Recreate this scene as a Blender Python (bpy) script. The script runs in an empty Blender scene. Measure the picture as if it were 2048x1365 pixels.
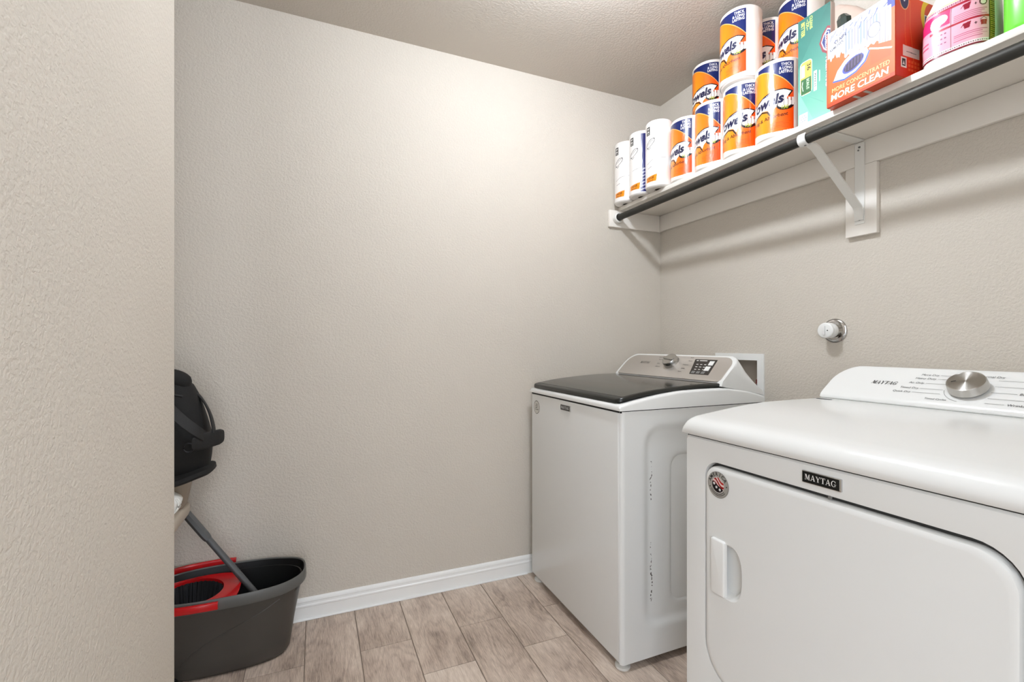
import bpy, bmesh, math, random
import numpy as np
from mathutils import Vector, Matrix

random.seed(7)
SC = bpy.context.scene
COL = SC.collection
PI = math.pi

# ------------------------------------------------------------------ camera, world, exposure
YAW = math.radians(22.86)
CAMZ = 1.112
cam = bpy.data.objects.new('camera', bpy.data.cameras.new('camera'))
COL.objects.link(cam)
cam.data.sensor_fit = 'HORIZONTAL'
cam.data.sensor_width = 36.0
cam.data.lens = 930.0 / 2048.0 * 36.0
cam.data.shift_y = 7.5 / 2048.0
cam.data.clip_start = 0.02
cam.location = (0, 0, CAMZ)
cam.rotation_euler = (PI / 2, 0, -YAW)
SC.camera = cam

world = bpy.data.worlds.new('world')
SC.world = world
world.use_nodes = True
world.node_tree.nodes['Background'].inputs[0].default_value = (0.88, 0.955, 1.06, 1)
world.node_tree.nodes['Background'].inputs[1].default_value = 3.8

SC.view_settings.view_transform = 'Standard'
SC.view_settings.look = 'None'
SC.view_settings.gamma = 1.0
SC.view_settings.use_curve_mapping = False
SC.view_settings.exposure = 0.14
LAMP_POS = (0.770, 1.10, 2.335)
LAMP_STRENGTH = 450.0

# room
WX, WY, H = 1.766, 2.065, 2.44
XP, YP = -0.300, 1.30          # partition face and its end

# ------------------------------------------------------------------ helpers
def lin(c):
    out = []
    for v in c:
        v = v / 255.0
        out.append(v / 12.92 if v <= 0.04045 else ((v + 0.055) / 1.055) ** 2.4)
    return tuple(out)

def rgba(c):
    return lin(c) + (1.0,)

MATS = {}
def mat(name, col, rough=0.5, metal=0.0, coat=0.0, bump=None, spec=0.5, aniso=0.0):
    """plain principled material; bump = (noise scale, strength, distance)"""
    if name in MATS:
        return MATS[name]
    m = bpy.data.materials.new(name)
    m.use_nodes = True
    nt = m.node_tree
    b = nt.nodes['Principled BSDF']
    b.inputs['Base Color'].default_value = rgba(col)
    b.inputs['Roughness'].default_value = rough
    b.inputs['Metallic'].default_value = metal
    b.inputs['Coat Weight'].default_value = coat
    b.inputs['Coat Roughness'].default_value = 0.08
    b.inputs['Specular IOR Level'].default_value = spec
    b.inputs['Anisotropic'].default_value = aniso
    if bump:
        tc = nt.nodes.new('ShaderNodeTexCoord')
        n = nt.nodes.new('ShaderNodeTexNoise')
        n.inputs['Scale'].default_value = bump[0]
        n.inputs['Detail'].default_value = 3
        bp = nt.nodes.new('ShaderNodeBump')
        bp.inputs['Strength'].default_value = bump[1]
        bp.inputs['Distance'].default_value = bump[2]
        nt.links.new(tc.outputs['Object'], n.inputs['Vector'])
        nt.links.new(n.outputs['Fac'], bp.inputs['Height'])
        nt.links.new(bp.outputs['Normal'], b.inputs['Normal'])
    MATS[name] = m
    return m

def nodes_of(m):
    nt = m.node_tree
    return nt, nt.nodes['Principled BSDF'], nt.nodes.new, nt.links.new

def wall_material(name, col, scale=120, strength=0.45, dist=0.0018, mottle=0.03):
    m = bpy.data.materials.new(name)
    m.use_nodes = True
    nt, b, N, L = nodes_of(m)
    g = N('ShaderNodeNewGeometry')
    n1 = N('ShaderNodeTexNoise'); n1.inputs['Scale'].default_value = scale
    n1.inputs['Detail'].default_value = 2.5; n1.inputs['Roughness'].default_value = 0.55
    n1.inputs['Distortion'].default_value = 0.3
    L(g.outputs['Position'], n1.inputs['Vector'])
    r = N('ShaderNodeValToRGB')
    r.color_ramp.elements[0].position = 0.36; r.color_ramp.elements[1].position = 0.62
    L(n1.outputs['Fac'], r.inputs['Fac'])
    bp = N('ShaderNodeBump'); bp.inputs['Strength'].default_value = strength; bp.inputs['Distance'].default_value = dist
    L(r.outputs['Color'], bp.inputs['Height'])
    L(bp.outputs['Normal'], b.inputs['Normal'])
    n2 = N('ShaderNodeTexNoise'); n2.inputs['Scale'].default_value = 3.0; n2.inputs['Detail'].default_value = 4
    L(g.outputs['Position'], n2.inputs['Vector'])
    mx = N('ShaderNodeMix'); mx.data_type = 'RGBA'
    c = lin(col)
    mx.inputs[6].default_value = tuple(v * (1 - mottle) for v in c) + (1,)
    mx.inputs[7].default_value = tuple(min(1, v * (1 + mottle)) for v in c) + (1,)
    L(n2.outputs['Fac'], mx.inputs[0])
    L(mx.outputs[2], b.inputs['Base Color'])
    b.inputs['Roughness'].default_value = 0.7
    b.inputs['Specular IOR Level'].default_value = 0.3
    return m

def tile_material():
    m = bpy.data.materials.new('wood_look_tile')
    m.use_nodes = True
    nt, b, N, L = nodes_of(m)
    g = N('ShaderNodeNewGeometry'); oi = N('ShaderNodeObjectInfo')
    off = N('ShaderNodeVectorMath'); off.operation = 'SCALE'
    cmb = N('ShaderNodeCombineXYZ')
    L(oi.outputs['Random'], cmb.inputs[0]); L(oi.outputs['Random'], cmb.inputs[1]); L(oi.outputs['Random'], cmb.inputs[2])
    L(cmb.outputs[0], off.inputs[0]); off.inputs['Scale'].default_value = 37.0
    ad = N('ShaderNodeVectorMath'); ad.operation = 'ADD'
    L(g.outputs['Position'], ad.inputs[0]); L(off.outputs[0], ad.inputs[1])
    def noise(sc, scale, detail, dist=0.0, rough=0.55):
        mp = N('ShaderNodeMapping'); mp.inputs['Scale'].default_value = sc
        L(ad.outputs[0], mp.inputs['Vector'])
        n = N('ShaderNodeTexNoise'); n.inputs['Scale'].default_value = scale
        n.inputs['Detail'].default_value = detail; n.inputs['Distortion'].default_value = dist
        n.inputs['Roughness'].default_value = rough
        L(mp.outputs[0], n.inputs['Vector'])
        return n
    def math_(op, a, bb):
        q = N('ShaderNodeMath'); q.operation = op
        for i, v in enumerate((a, bb)):
            if isinstance(v, (int, float)):
                q.inputs[i].default_value = v
            elif v is not None:
                L(v, q.inputs[i])
        return q.outputs[0]
    broad = noise((1.0, 0.35, 1), 9.0, 3, 0.2)
    fine = noise((14.0, 1.0, 1), 26.0, 5, 0.5, 0.65)
    contour = noise((1.0, 0.22, 1), 8.5, 1.5, 0.15)
    ring = math_('SINE', math_('MULTIPLY', contour.outputs['Fac'], 85.0), None)
    ring = math_('POWER', math_('ADD', math_('MULTIPLY', ring, 0.5), 0.5), 2.0)
    blotch = noise((1.0, 0.6, 1), 5.0, 4, 0.6)
    # value = broad + fine streak + ring
    v = math_('ADD', math_('MULTIPLY', broad.outputs['Fac'], 0.42), math_('MULTIPLY', fine.outputs['Fac'], 0.62))
    v = math_('ADD', v, math_('MULTIPLY', ring, -0.07))
    v = math_('ADD', v, math_('MULTIPLY', math_('SUBTRACT', blotch.outputs['Fac'], 0.5), 0.45))
    v = math_('ADD', v, math_('MULTIPLY', math_('SUBTRACT', oi.outputs['Random'], 0.5), 0.07))
    r = N('ShaderNodeValToRGB')
    e = r.color_ramp.elements
    e[0].position = 0.28; e[0].color = rgba((138, 122, 110))
    e[1].position = 0.74; e[1].color = rgba((232, 217, 202))
    k = e.new(0.43); k.color = rgba((182, 163, 148))
    k = e.new(0.56); k.color = rgba((208, 190, 174))
    L(v, r.inputs['Fac'])
    L(r.outputs['Color'], b.inputs['Base Color'])
    b.inputs['Roughness'].default_value = 0.42
    bp = N('ShaderNodeBump'); bp.inputs['Strength'].default_value = 0.15; bp.inputs['Distance'].default_value = 0.001
    L(v, bp.inputs['Height']); L(bp.outputs['Normal'], b.inputs['Normal'])
    return m

def print_material(name, rough=0.3, coat=0.0, bump=None):
    """flat printed artwork stored per vertex"""
    m = bpy.data.materials.new(name)
    m.use_nodes = True
    nt, b, N, L = nodes_of(m)
    a = N('ShaderNodeAttribute'); a.attribute_name = 'print'
    L(a.outputs['Color'], b.inputs['Base Color'])
    b.inputs['Roughness'].default_value = rough
    b.inputs['Coat Weight'].default_value = coat
    b.inputs['Coat Roughness'].default_value = 0.12
    if bump:
        tc = N('ShaderNodeTexCoord')
        mp = N('ShaderNodeMapping'); mp.inputs['Scale'].default_value = bump[3]
        n = N('ShaderNodeTexNoise'); n.inputs['Scale'].default_value = bump[0]; n.inputs['Detail'].default_value = 2
        bp = N('ShaderNodeBump'); bp.inputs['Strength'].default_value = bump[1]; bp.inputs['Distance'].default_value = bump[2]
        L(tc.outputs['Object'], mp.inputs['Vector']); L(mp.outputs[0], n.inputs['Vector'])
        L(n.outputs['Fac'], bp.inputs['Height']); L(bp.outputs['Normal'], b.inputs['Normal'])
    return m

def tag(o, label=None, cat=None, group=None, kind=None):
    if label: o['label'] = label
    if cat: o['category'] = cat
    if group: o['group'] = group
    if kind: o['kind'] = kind
    return o

def thing(name, label, cat, loc, group=None, rotz=0.0):
    o = bpy.data.objects.new(name, None)
    o.empty_display_size = 0.05
    COL.objects.link(o)
    o.location = loc
    o.rotation_euler = (0, 0, rotz)
    return tag(o, label, cat, group)

class MB:
    """collects vertices and faces, builds ONE mesh object"""
    def __init__(self):
        self.v = []; self.f = []
    def add(self, vs, fs):
        o = len(self.v)
        self.v += [tuple(p) for p in vs]
        self.f += [tuple(i + o for i in f) for f in fs]
        return self
    def box(self, x0, x1, y0, y1, z0, z1):
        vs = [(x, y, z) for x in (x0, x1) for y in (y0, y1) for z in (z0, z1)]
        return self.add(vs, [(0, 1, 3, 2), (4, 6, 7, 5), (0, 4, 5, 1), (2, 3, 7, 6), (0, 2, 6, 4), (1, 5, 7, 3)])
    def rbox(self, x0, x1, y0, y1, z0, z1, r=0.003, seg=2, only=None):
        bm = bmesh.new()
        bmesh.ops.create_cube(bm, size=1)
        for v in bm.verts:
            v.co = Vector(((x0 + x1) / 2 + v.co.x * (x1 - x0), (y0 + y1) / 2 + v.co.y * (y1 - y0), (z0 + z1) / 2 + v.co.z * (z1 - z0)))
        ed = [e for e in bm.edges if (only is None or only(e))]
        bmesh.ops.bevel(bm, geom=ed, offset=r, segments=seg, profile=0.5, affect='EDGES')
        return self.bm(bm)
    def bm(self, bm):
        bm.verts.index_update()
        self.add([v.co[:] for v in bm.verts], [[v.index for v in f.verts] for f in bm.faces])
        bm.free()
        return self
    def loft(self, rings, cap0=True, cap1=True, closed=True):
        n = len(rings[0]); vs = [p for r in rings for p in r]; fs = []
        for i in range(len(rings) - 1):
            for j in range(n if closed else n - 1):
                k = (j + 1) % n
                fs.append((i * n + j, i * n + k, (i + 1) * n + k, (i + 1) * n + j))
        if cap0: fs.append(tuple(range(n - 1, -1, -1)))
        if cap1: fs.append(tuple((len(rings) - 1) * n + j for j in range(n)))
        return self.add(vs, fs)
    def lathe(self, prof, seg=32, M=None, cap0=True, cap1=True):
        """prof: list of (radius, height) revolved about z, then M"""
        M = M or Matrix()
        rings = []
        for r, h in prof:
            rings.append([tuple(M @ Vector((r * math.cos(2 * PI * k / seg), r * math.sin(2 * PI * k / seg), h))) for k in range(seg)])
        return self.loft(rings, cap0, cap1)
    def tube(self, pts, rad, seg=10, cap=True, flat=None):
        """rad: radius or list; flat=(a,b,up) makes a strap section"""
        pts = [Vector(p) for p in pts]; rings = []
        up = Vector(flat[2]) if flat else Vector((0, 0, 1))
        for i, p in enumerate(pts):
            t = (pts[min(i + 1, len(pts) - 1)] - pts[max(i - 1, 0)]).normalized()
            if abs(t.dot(up)) > 0.98 and not flat: uu = Vector((1, 0, 0))
            else: uu = up
            s = t.cross(uu).normalized(); n = s.cross(t).normalized()
            r = rad[i] if isinstance(rad, (list, tuple)) else rad
            ring = []
            for k in range(seg):
                a = 2 * PI * k / seg
                if flat:
                    ca, sa = math.cos(a), math.sin(a)
                    q = 4.0
                    ca = math.copysign(abs(ca) ** (2 / q), ca); sa = math.copysign(abs(sa) ** (2 / q), sa)
                    ring.append(tuple(p + s * (ca * flat[0]) + n * (sa * flat[1])))
                else:
                    ring.append(tuple(p + s * (math.cos(a) * r) + n * (math.sin(a) * r)))
            rings.append(ring)
        return self.loft(rings, cap, cap)
    def prism(self, poly, fr, w0, w1, bevel=0.0, seg=2):
        """2D outline in frame fr(u,v,w) extruded from w0 to w1; the w1 rim is bevelled"""
        bm = bmesh.new()
        a = [bm.verts.new(fr(u, v, w0)) for u, v in poly]
        b = [bm.verts.new(fr(u, v, w1)) for u, v in poly]
        n = len(poly)
        bm.faces.new(list(reversed(a))); top = bm.faces.new(b)
        for i in range(n):
            bm.faces.new((a[i], a[(i + 1) % n], b[(i + 1) % n], b[i]))
        bm.normal_update()
        if bevel:
            bmesh.ops.bevel(bm, geom=list(top.edges), offset=bevel, segments=seg, profile=0.5, affect='EDGES')
        bmesh.ops.recalc_face_normals(bm, faces=list(bm.faces))
        return self.bm(bm)
    def ring_prism(self, outer, inner, fr, w0, w1):
        """plate with a hole: outer and inner outlines with the same number of points"""
        n = len(outer); vs = []
        for w in (w0, w1):
            vs += [fr(u, v, w) for u, v in outer] + [fr(u, v, w) for u, v in inner]
        fs = []
        for i in range(n):
            j = (i + 1) % n
            fs += [(i, j, n + j, n + i), (2 * n + i, 3 * n + i, 3 * n + j, 2 * n + j),
                   (i, 2 * n + i, 2 * n + j, j), (n + i, n + j, 3 * n + j, 3 * n + i)]
        return self.add(vs, fs)
    def mesh(self, name, m, shift=None, smooth=True, angle=38):
        me = bpy.data.meshes.new(name)
        v = self.v
        if shift is not None:
            v = [(p[0] - shift[0], p[1] - shift[1], p[2] - shift[2]) for p in v]
        me.from_pydata(v, [], self.f)
        bm = bmesh.new(); bm.from_mesh(me)
        bmesh.ops.recalc_face_normals(bm, faces=list(bm.faces))
        bm.to_mesh(me); bm.free()
        if smooth:
            me.polygons.foreach_set('use_smooth', [True] * len(me.polygons))
            me.set_sharp_from_angle(angle=math.radians(angle))
        me.materials.append(m)
        return me
    def build(self, name, m, parent=None, world=True, smooth=True, angle=38, label=None):
        shift = None
        if parent is not None and world:
            p = parent; s = Vector((0, 0, 0))
            while p is not None:
                s += p.location; p = p.parent
            shift = tuple(s)
        o = bpy.data.objects.new(name, self.mesh(name, m, shift, smooth, angle))
        COL.objects.link(o)
        o.parent = parent
        if label: o['label'] = label
        return o

def frame(P0, U, V):
    P0, U, V = Vector(P0), Vector(U).normalized(), Vector(V).normalized()
    W = U.cross(V).normalized()
    def fr(u, v, w=0.0):
        return tuple(P0 + U * u + V * v + W * w)
    return fr

def rrect(u0, u1, v0, v1, r, seg=6):
    """rounded rectangle; r is a radius or four radii (bl, br, tr, tl)"""
    if not isinstance(r, (list, tuple)): r = (r,) * 4
    out = []
    for (cu, cv, rr, a0) in ((u0 + r[0], v0 + r[0], r[0], PI), (u1 - r[1], v0 + r[1], r[1], 1.5 * PI),
                             (u1 - r[2], v1 - r[2], r[2], 0.0), (u0 + r[3], v1 - r[3], r[3], 0.5 * PI)):
        for k in range(seg + 1):
            a = a0 + 0.5 * PI * k / seg
            out.append((cu + rr * math.cos(a), cv + rr * math.sin(a)))
    return out

def smoothstep(a, b, x):
    t = min(1, max(0, (x - a) / (b - a)))
    return t * t * (3 - 2 * t)

# ------------------------------------------------------------------ lettering outlines (built-in font)
STRINGS = [('Towels', 3), ('Strong & Absorbent', 1), ('THICK', 1), ('& LONG', 1), ('LASTING', 1), ('Strong & Absorbent', 0), ('150', 1),
           ('MORE CONCENTRATED', 0), ('MORE CLEAN', 1), ('STAIN', 1), ('REMOVER', 1), ('CLEANS', 1), ('~2X~', 1), ('BETTER', 1),
           ('CLOROX', 1), ('TOILETWAND', 1), ('REFILLS', 1), ('36', 1), ('BONUS', 1), ('LARGE', 1), ('ROLLS', 1),
           ('More Dry', 0), ('Heavy Duty', 0), ('Air Only', 0), ('Timed Dry', 0), ('Quick Dry', 0), ('Normal Dry', 0), ('Bulky Items', 0),
           ('Wrinkle Control', 0), ('Timed Cycles', 0), ('Towels', 0), ('Delicates', 0), ('Steam', 0), ('Sheets', 0), ('Normal', 0), ('Rinse', 0), ('Bulky', 0), ('Quick', 0), ('+', 1)]
STRINGS += [(c, 1) for c in 'AMERIC']
TXT = {}
def load_text():
    obs = []
    for s, bold in STRINGS:
        if (s, bold) in [k for k, _ in obs]: continue
        cu = bpy.data.curves.new('t', 'FONT'); cu.body = s; cu.size = 1.0; cu.resolution_u = 3
        if bold: cu.offset = {1: 0.022, 3: 0.045}[bold]
        ob = bpy.data.objects.new('t', cu); COL.objects.link(ob); obs.append(((s, bold), ob))
    dg = bpy.context.evaluated_depsgraph_get(); dg.update()
    for key, ob in obs:
        me = bpy.data.meshes.new_from_object(ob.evaluated_get(dg))
        me.calc_loop_triangles()
        co = np.array([v.co[:2] for v in me.vertices])
        tr = np.array([t.vertices[:] for t in me.loop_triangles])
        P = co[tr]
        P = P - np.array([co[:, 0].min(), 0.0])
        TXT[key] = (P, float(co[:, 0].max() - co[:, 0].min()))
        bpy.data.meshes.remove(me)
    for _, ob in obs:
        cu = ob.data; bpy.data.objects.remove(ob); bpy.data.curves.remove(cu)
load_text()

# serif capitals drawn as outlines, unit height
def _serif(x0, x1, y): return [(x0, y - 0.0), (x1, y - 0.0), (x1, y + 0.06), (x0, y + 0.06)]
SERIF = {
    'M': (1.12, [[(.10, 0), (.17, 0), (.17, 1), (.10, 1)], [(.10, 1), (.36, 1), (.62, .12), (.52, 0)], [(.52, 0), (.60, .10), (.90, 1), (.80, 1)],
                 [(.78, 0), (.98, 0), (.98, 1), (.78, 1)], _serif(0, .27, 0), _serif(.70, 1.07, 0), _serif(0, .30, .94), _serif(.85, 1.07, .94)]),
    'A': (1.0, [[(.08, 0), (.16, 0), (.50, .92), (.46, 1)], [(.42, 1), (.56, 1), (.94, 0), (.70, 0)], [(.24, .28), (.72, .28), (.72, .35), (.24, .35)],
                _serif(0, .27, 0), _serif(.60, 1.0, 0)]),
    'Y': (.98, [[(.05, 1), (.30, 1), (.58, .45), (.42, .40)], [(.80, 1), (.88, 1), (.58, .42), (.50, .46)], [(.39, 0), (.60, 0), (.60, .48), (.39, .48)],
                _serif(0, .38, .94), _serif(.70, .98, .94), _serif(.30, .69, 0)]),
    'T': (.92, [[(.36, 0), (.57, 0), (.57, 1), (.36, 1)], [(.02, .92), (.91, .92), (.91, 1), (.02, 1)], [(.02, .70), (.07, .70), (.12, .95), (.02, .95)],
                [(.86, .70), (.91, .70), (.91, .95), (.81, .95)], _serif(.26, .67, 0)]),
    'G': (1.02, [[(.50 + (.46 if k < 13 else .28) * math.cos(t), .5 + (.52 if k < 13 else .44) * math.sin(t)) for k, t in
                  enumerate([math.radians(45 + 25 * i) for i in range(13)] + [math.radians(345 - 25 * i) for i in range(13)])],
                 [(.70, .06), (.90, .06), (.90, .46), (.70, .46)], [(.58, .40), (1.0, .40), (1.0, .47), (.58, .47)], [(.82, .66), (.88, .66), (.88, .98), (.80, .90)]]),
}
def serif_tris(word, gap=0.04):
    tris = []; x = 0
    from mathutils.geometry import tessellate_polygon
    for ch in word:
        w, polys = SERIF[ch]
        for p in polys:
            q = [Vector((a + x, b, 0)) for a, b in p]
            for t in tessellate_polygon([q]):
                tris.append([(q[i].x, q[i].y) for i in t])
        x += w + gap
    return np.array(tris), x - gap
TXT[('MAYTAG', 2)] = serif_tris('MAYTAG')

def place_text(key, u, v, size, align='l', shear=0.0, rot=0.0, width=None):
    P, w = TXT[key]
    P = P.copy() * size; w = w * size
    if width:
        P[:, :, 0] *= width / w; w = width
    P[:, :, 0] += shear * P[:, :, 1]
    if align == 'c': P[:, :, 0] -= w / 2
    if align == 'r': P[:, :, 0] -= w
    c, s = math.cos(rot), math.sin(rot)
    X = P[:, :, 0] * c - P[:, :, 1] * s + u
    Y = P[:, :, 0] * s + P[:, :, 1] * c + v
    return np.stack([X, Y], -1)

def lettering(mb, fr, key, u, v, size, align='l', shear=0.0, rot=0.0, w=0.0004, width=None):
    for t in place_text(key, u, v, size, align, shear, rot, width):
        mb.add([fr(a, b, w) for a, b in t], [(0, 1, 2)])

class Art:
    """printed artwork sampled on a grid of vertices"""
    def __init__(self, u0, u1, v0, v1, nx, ny, bg, us=None):
        self.u = np.linspace(u0, u1, nx + 1) if us is None else np.array(us)
        self.nx, self.ny = len(self.u) - 1, ny; nx = self.nx
        self.v = np.linspace(v0, v1, ny + 1)
        self.U, self.V = np.meshgrid(self.u, self.v)
        self.c = np.zeros((ny + 1, nx + 1, 3)); self.c[:] = np.array(bg, float)
    def fill(self, mask, col, a=1.0):
        mask = np.asarray(mask, bool)
        col = np.broadcast_to(np.array(col, float), self.c.shape)
        self.c[mask] = self.c[mask] * (1 - a) + col[mask] * a
    def rect(self, u0, u1, v0, v1, col, a=1.0):
        self.fill((self.U >= u0) & (self.U <= u1) & (self.V >= v0) & (self.V <= v1), col, a)
    def ell(self, cu, cv, ru, rv, col, a=1.0, rot=0.0):
        c, s = math.cos(rot), math.sin(rot)
        X = (self.U - cu) * c + (self.V - cv) * s; Y = -(self.U - cu) * s + (self.V - cv) * c
        self.fill((X / ru) ** 2 + (Y / rv) ** 2 <= 1, col, a)
    def inside(self, poly):
        P = np.array(poly, float); m = np.zeros(self.U.shape, bool); n = len(P)
        for i in range(n):
            x1, y1 = P[i]; x2, y2 = P[(i + 1) % n]
            if y1 == y2: continue
            c = ((self.V >= min(y1, y2)) & (self.V < max(y1, y2)))
            xi = x1 + (self.V - y1) * (x2 - x1) / (y2 - y1)
            m ^= c & (self.U < xi)
        return m
    def poly(self, poly, col, a=1.0):
        self.fill(self.inside(poly), col, a)
    def line(self, pts, w, col, a=1.0):
        d = np.full(self.U.shape, 1e9)
        for (x1, y1), (x2, y2) in zip(pts[:-1], pts[1:]):
            L2 = (x2 - x1) ** 2 + (y2 - y1) ** 2 + 1e-12
            t = np.clip(((self.U - x1) * (x2 - x1) + (self.V - y1) * (y2 - y1)) / L2, 0, 1)
            d = np.minimum(d, np.hypot(self.U - x1 - t * (x2 - x1), self.V - y1 - t * (y2 - y1)))
        self.fill(d <= w / 2, col, a)
    def text(self, key, u, v, size, col, align='l', shear=0.0, rot=0.0, width=None):
        for T in place_text(key, u, v, size, align, shear, rot, width):
            i0, i1 = np.searchsorted(self.u, [T[:, 0].min(), T[:, 0].max()]); j0, j1 = np.searchsorted(self.v, [T[:, 1].min(), T[:, 1].max()])
            i0 = max(0, i0 - 1); j0 = max(0, j0 - 1)
            U = self.U[j0:j1 + 1, i0:i1 + 1]; V = self.V[j0:j1 + 1, i0:i1 + 1]
            if U.size == 0: continue
            (ax, ay), (bx, by), (cx, cy) = T
            d1 = (U - bx) * (ay - by) - (ax - bx) * (V - by)
            d2 = (U - cx) * (by - cy) - (bx - cx) * (V - cy)
            d3 = (U - ax) * (cy - ay) - (cx - ax) * (V - ay)
            m = ((d1 >= 0) & (d2 >= 0) & (d3 >= 0)) | ((d1 <= 0) & (d2 <= 0) & (d3 <= 0))
            self.c[j0:j1 + 1, i0:i1 + 1][m] = np.array(col, float)
    def mesh(self, name, m, fn, mask=None):
        """fn(u,v)->xyz for the whole grid"""
        nx, ny = self.nx, self.ny
        vs = [fn(float(a), float(b)) for b in self.v for a in self.u]
        fs = [(j * (nx + 1) + i, j * (nx + 1) + i + 1, (j + 1) * (nx + 1) + i + 1, (j + 1) * (nx + 1) + i) for j in range(ny) for i in range(nx)
              if mask is None or mask(self.u[i], self.v[j])]
        me = bpy.data.meshes.new(name); me.from_pydata(vs, [], fs)
        c = np.clip(self.c / 255.0, 0, 1)
        c = np.where(c <= 0.04045, c / 12.92, ((c + 0.055) / 1.055) ** 2.4)
        c = c ** 1.45
        col = np.ones(((nx + 1) * (ny + 1), 4)); col[:, :3] = c.reshape(-1, 3)
        at = me.color_attributes.new('print', 'FLOAT_COLOR', 'POINT')
        at.data.foreach_set('color', col.ravel())
        me.polygons.foreach_set('use_smooth', [True] * len(me.polygons))
        me.materials.append(m)
        return me

def link(name, me, parent=None, loc=None, rotz=None):
    o = bpy.data.objects.new(name, me); COL.objects.link(o); o.parent = parent
    if loc is not None: o.location = loc
    if rotz is not None: o.rotation_euler = (0, 0, rotz)
    return o

def copy_tree(o, parent=None):
    c = o.copy(); COL.objects.link(c); c.parent = parent
    for ch in list(o.children): copy_tree(ch, c)
    return c

# ------------------------------------------------------------------ materials
M_WALL = wall_material('beige_wall_paint', (207, 199, 187))
M_CEIL = wall_material('beige_ceiling_paint', (202, 194, 183), scale=120, strength=0.3)
M_TRIM = mat('white_trim_paint', (243, 243, 240), 0.35, bump=(40, 0.05, 0.001))
M_SHELF = mat('white_shelf_paint', (236, 230, 221), 0.4, bump=(60, 0.08, 0.001))
M_GROUT = mat('grout', (140, 126, 114), 0.9)
M_TILE = tile_material()
M_ENAMEL = mat('white_enamel', (229, 229, 226), 0.2, spec=0.4)
M_WPLAST = mat('white_plastic', (236, 236, 233), 0.3, coat=0.15)
M_WPLAST2 = mat('white_matte_plastic', (232, 230, 224), 0.45)
M_STEEL = mat('brushed_steel', (200, 194, 187), 0.42, metal=0.7, aniso=0.5, bump=(8, 0.02, 0.0005))
M_KNOB = mat('satin_metal_knob', (190, 188, 184), 0.24, metal=1.0, aniso=0.85)
M_CHROME = mat('chrome', (205, 205, 205), 0.08, metal=1.0)
M_BLACKG = mat('black_gloss', (26, 27, 25), 0.16, coat=0.3)
M_LID = mat('smoked_lid_glass', (34, 36, 32), 0.12, spec=0.4)
M_LIDF = mat('lid_frame', (30, 32, 29), 0.28)
M_DISPLAY = mat('display_panel', (46, 40, 37), 0.25)
M_DARK = mat('dark_gap', (24, 23, 22), 0.8)
M_INK = mat('ink', (38, 37, 38), 0.6)
M_INKG = mat('grey_ink', (120, 119, 116), 0.6)
M_INKW = mat('white_ink', (225, 222, 218), 0.5)
M_ROD = mat('galvanised_rod', (56, 55, 51), 0.5, metal=0.55, bump=(30, 0.1, 0.001))
M_PAPER = mat('white_paper', (242, 238, 233), 0.55, bump=(90, 0.25, 0.002))
M_CARD = mat('core_cardboard', (70, 58, 48), 0.9)
M_GREYP = mat('charcoal_plastic', (70, 66, 61), 0.42)
M_GREYR = mat('grey_rim_plastic', (92, 92, 89), 0.4)
M_BLKIN = mat('black_plastic', (22, 22, 22), 0.4)
M_RED = mat('red_plastic', (196, 22, 26), 0.22, coat=0.3)
M_POLE = mat('mop_pole', (82, 83, 83), 0.4)
M_TAUPE = mat('taupe_plastic', (186, 174, 158), 0.5)
M_TAUPE2 = mat('brown_taupe_plastic', (160, 148, 132), 0.5)
M_CLOTH = mat('black_canvas', (14, 13, 12), 0.8, bump=(260, 0.4, 0.001))
M_WEB = mat('black_webbing', (13, 13, 14), 0.65, bump=(500, 0.5, 0.001))
M_WHITEC = mat('white_cotton', (235, 234, 228), 0.7, bump=(120, 0.3, 0.002))
M_GREEN = mat('lime_plastic', (112, 214, 66), 0.3, coat=0.2)
M_JUG = mat('white_jug_plastic', (244, 242, 240), 0.3, coat=0.2)
M_TEALP = mat('teal_card', (70, 140, 128), 0.4)
M_CARDW = mat('pale_card', (214, 205, 196), 0.6)
M_ORANGE = mat('orange_card', (214, 74, 24), 0.38)
M_FILM = print_material('printed_film', 0.28, 0.45, bump=(34, 0.35, 0.004, (1.6, 1.6, 0.6)))
M_PRINT = print_material('printed_card', 0.5, 0.0)
M_LABEL = print_material('printed_label', 0.25, 0.35)

# ------------------------------------------------------------------ ceiling lamp (the room's own light)
lamp = thing('ceiling_lamp', 'small white ceiling lamp with a bare round bulb over the washer', 'lamp', (LAMP_POS[0], LAMP_POS[1], H))
MB().lathe([(0.062, 0.0), (0.064, -0.012), (0.05, -0.028), (0.026, -0.034), (0.022, -0.058)], 32, Matrix.Translation((LAMP_POS[0], LAMP_POS[1], H))).build('lamp_base', M_WPLAST2, lamp)
m_bulb = bpy.data.materials.new('bulb_glow'); m_bulb.use_nodes = True
_b = m_bulb.node_tree.nodes['Principled BSDF']
_b.inputs['Emission Color'].default_value = (0.88, 0.955, 1.06, 1); _b.inputs['Emission Strength'].default_value = LAMP_STRENGTH
_bm = bmesh.new(); bmesh.ops.create_icosphere(_bm, subdivisions=3, radius=0.045, matrix=Matrix.Translation(LAMP_POS))
MB().bm(_bm).build('bulb', m_bulb, lamp)

# ------------------------------------------------------------------ room shell
def structure(name, mb, m, smooth=False):
    return tag(mb.build(name, m, smooth=smooth), kind='structure')

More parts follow.
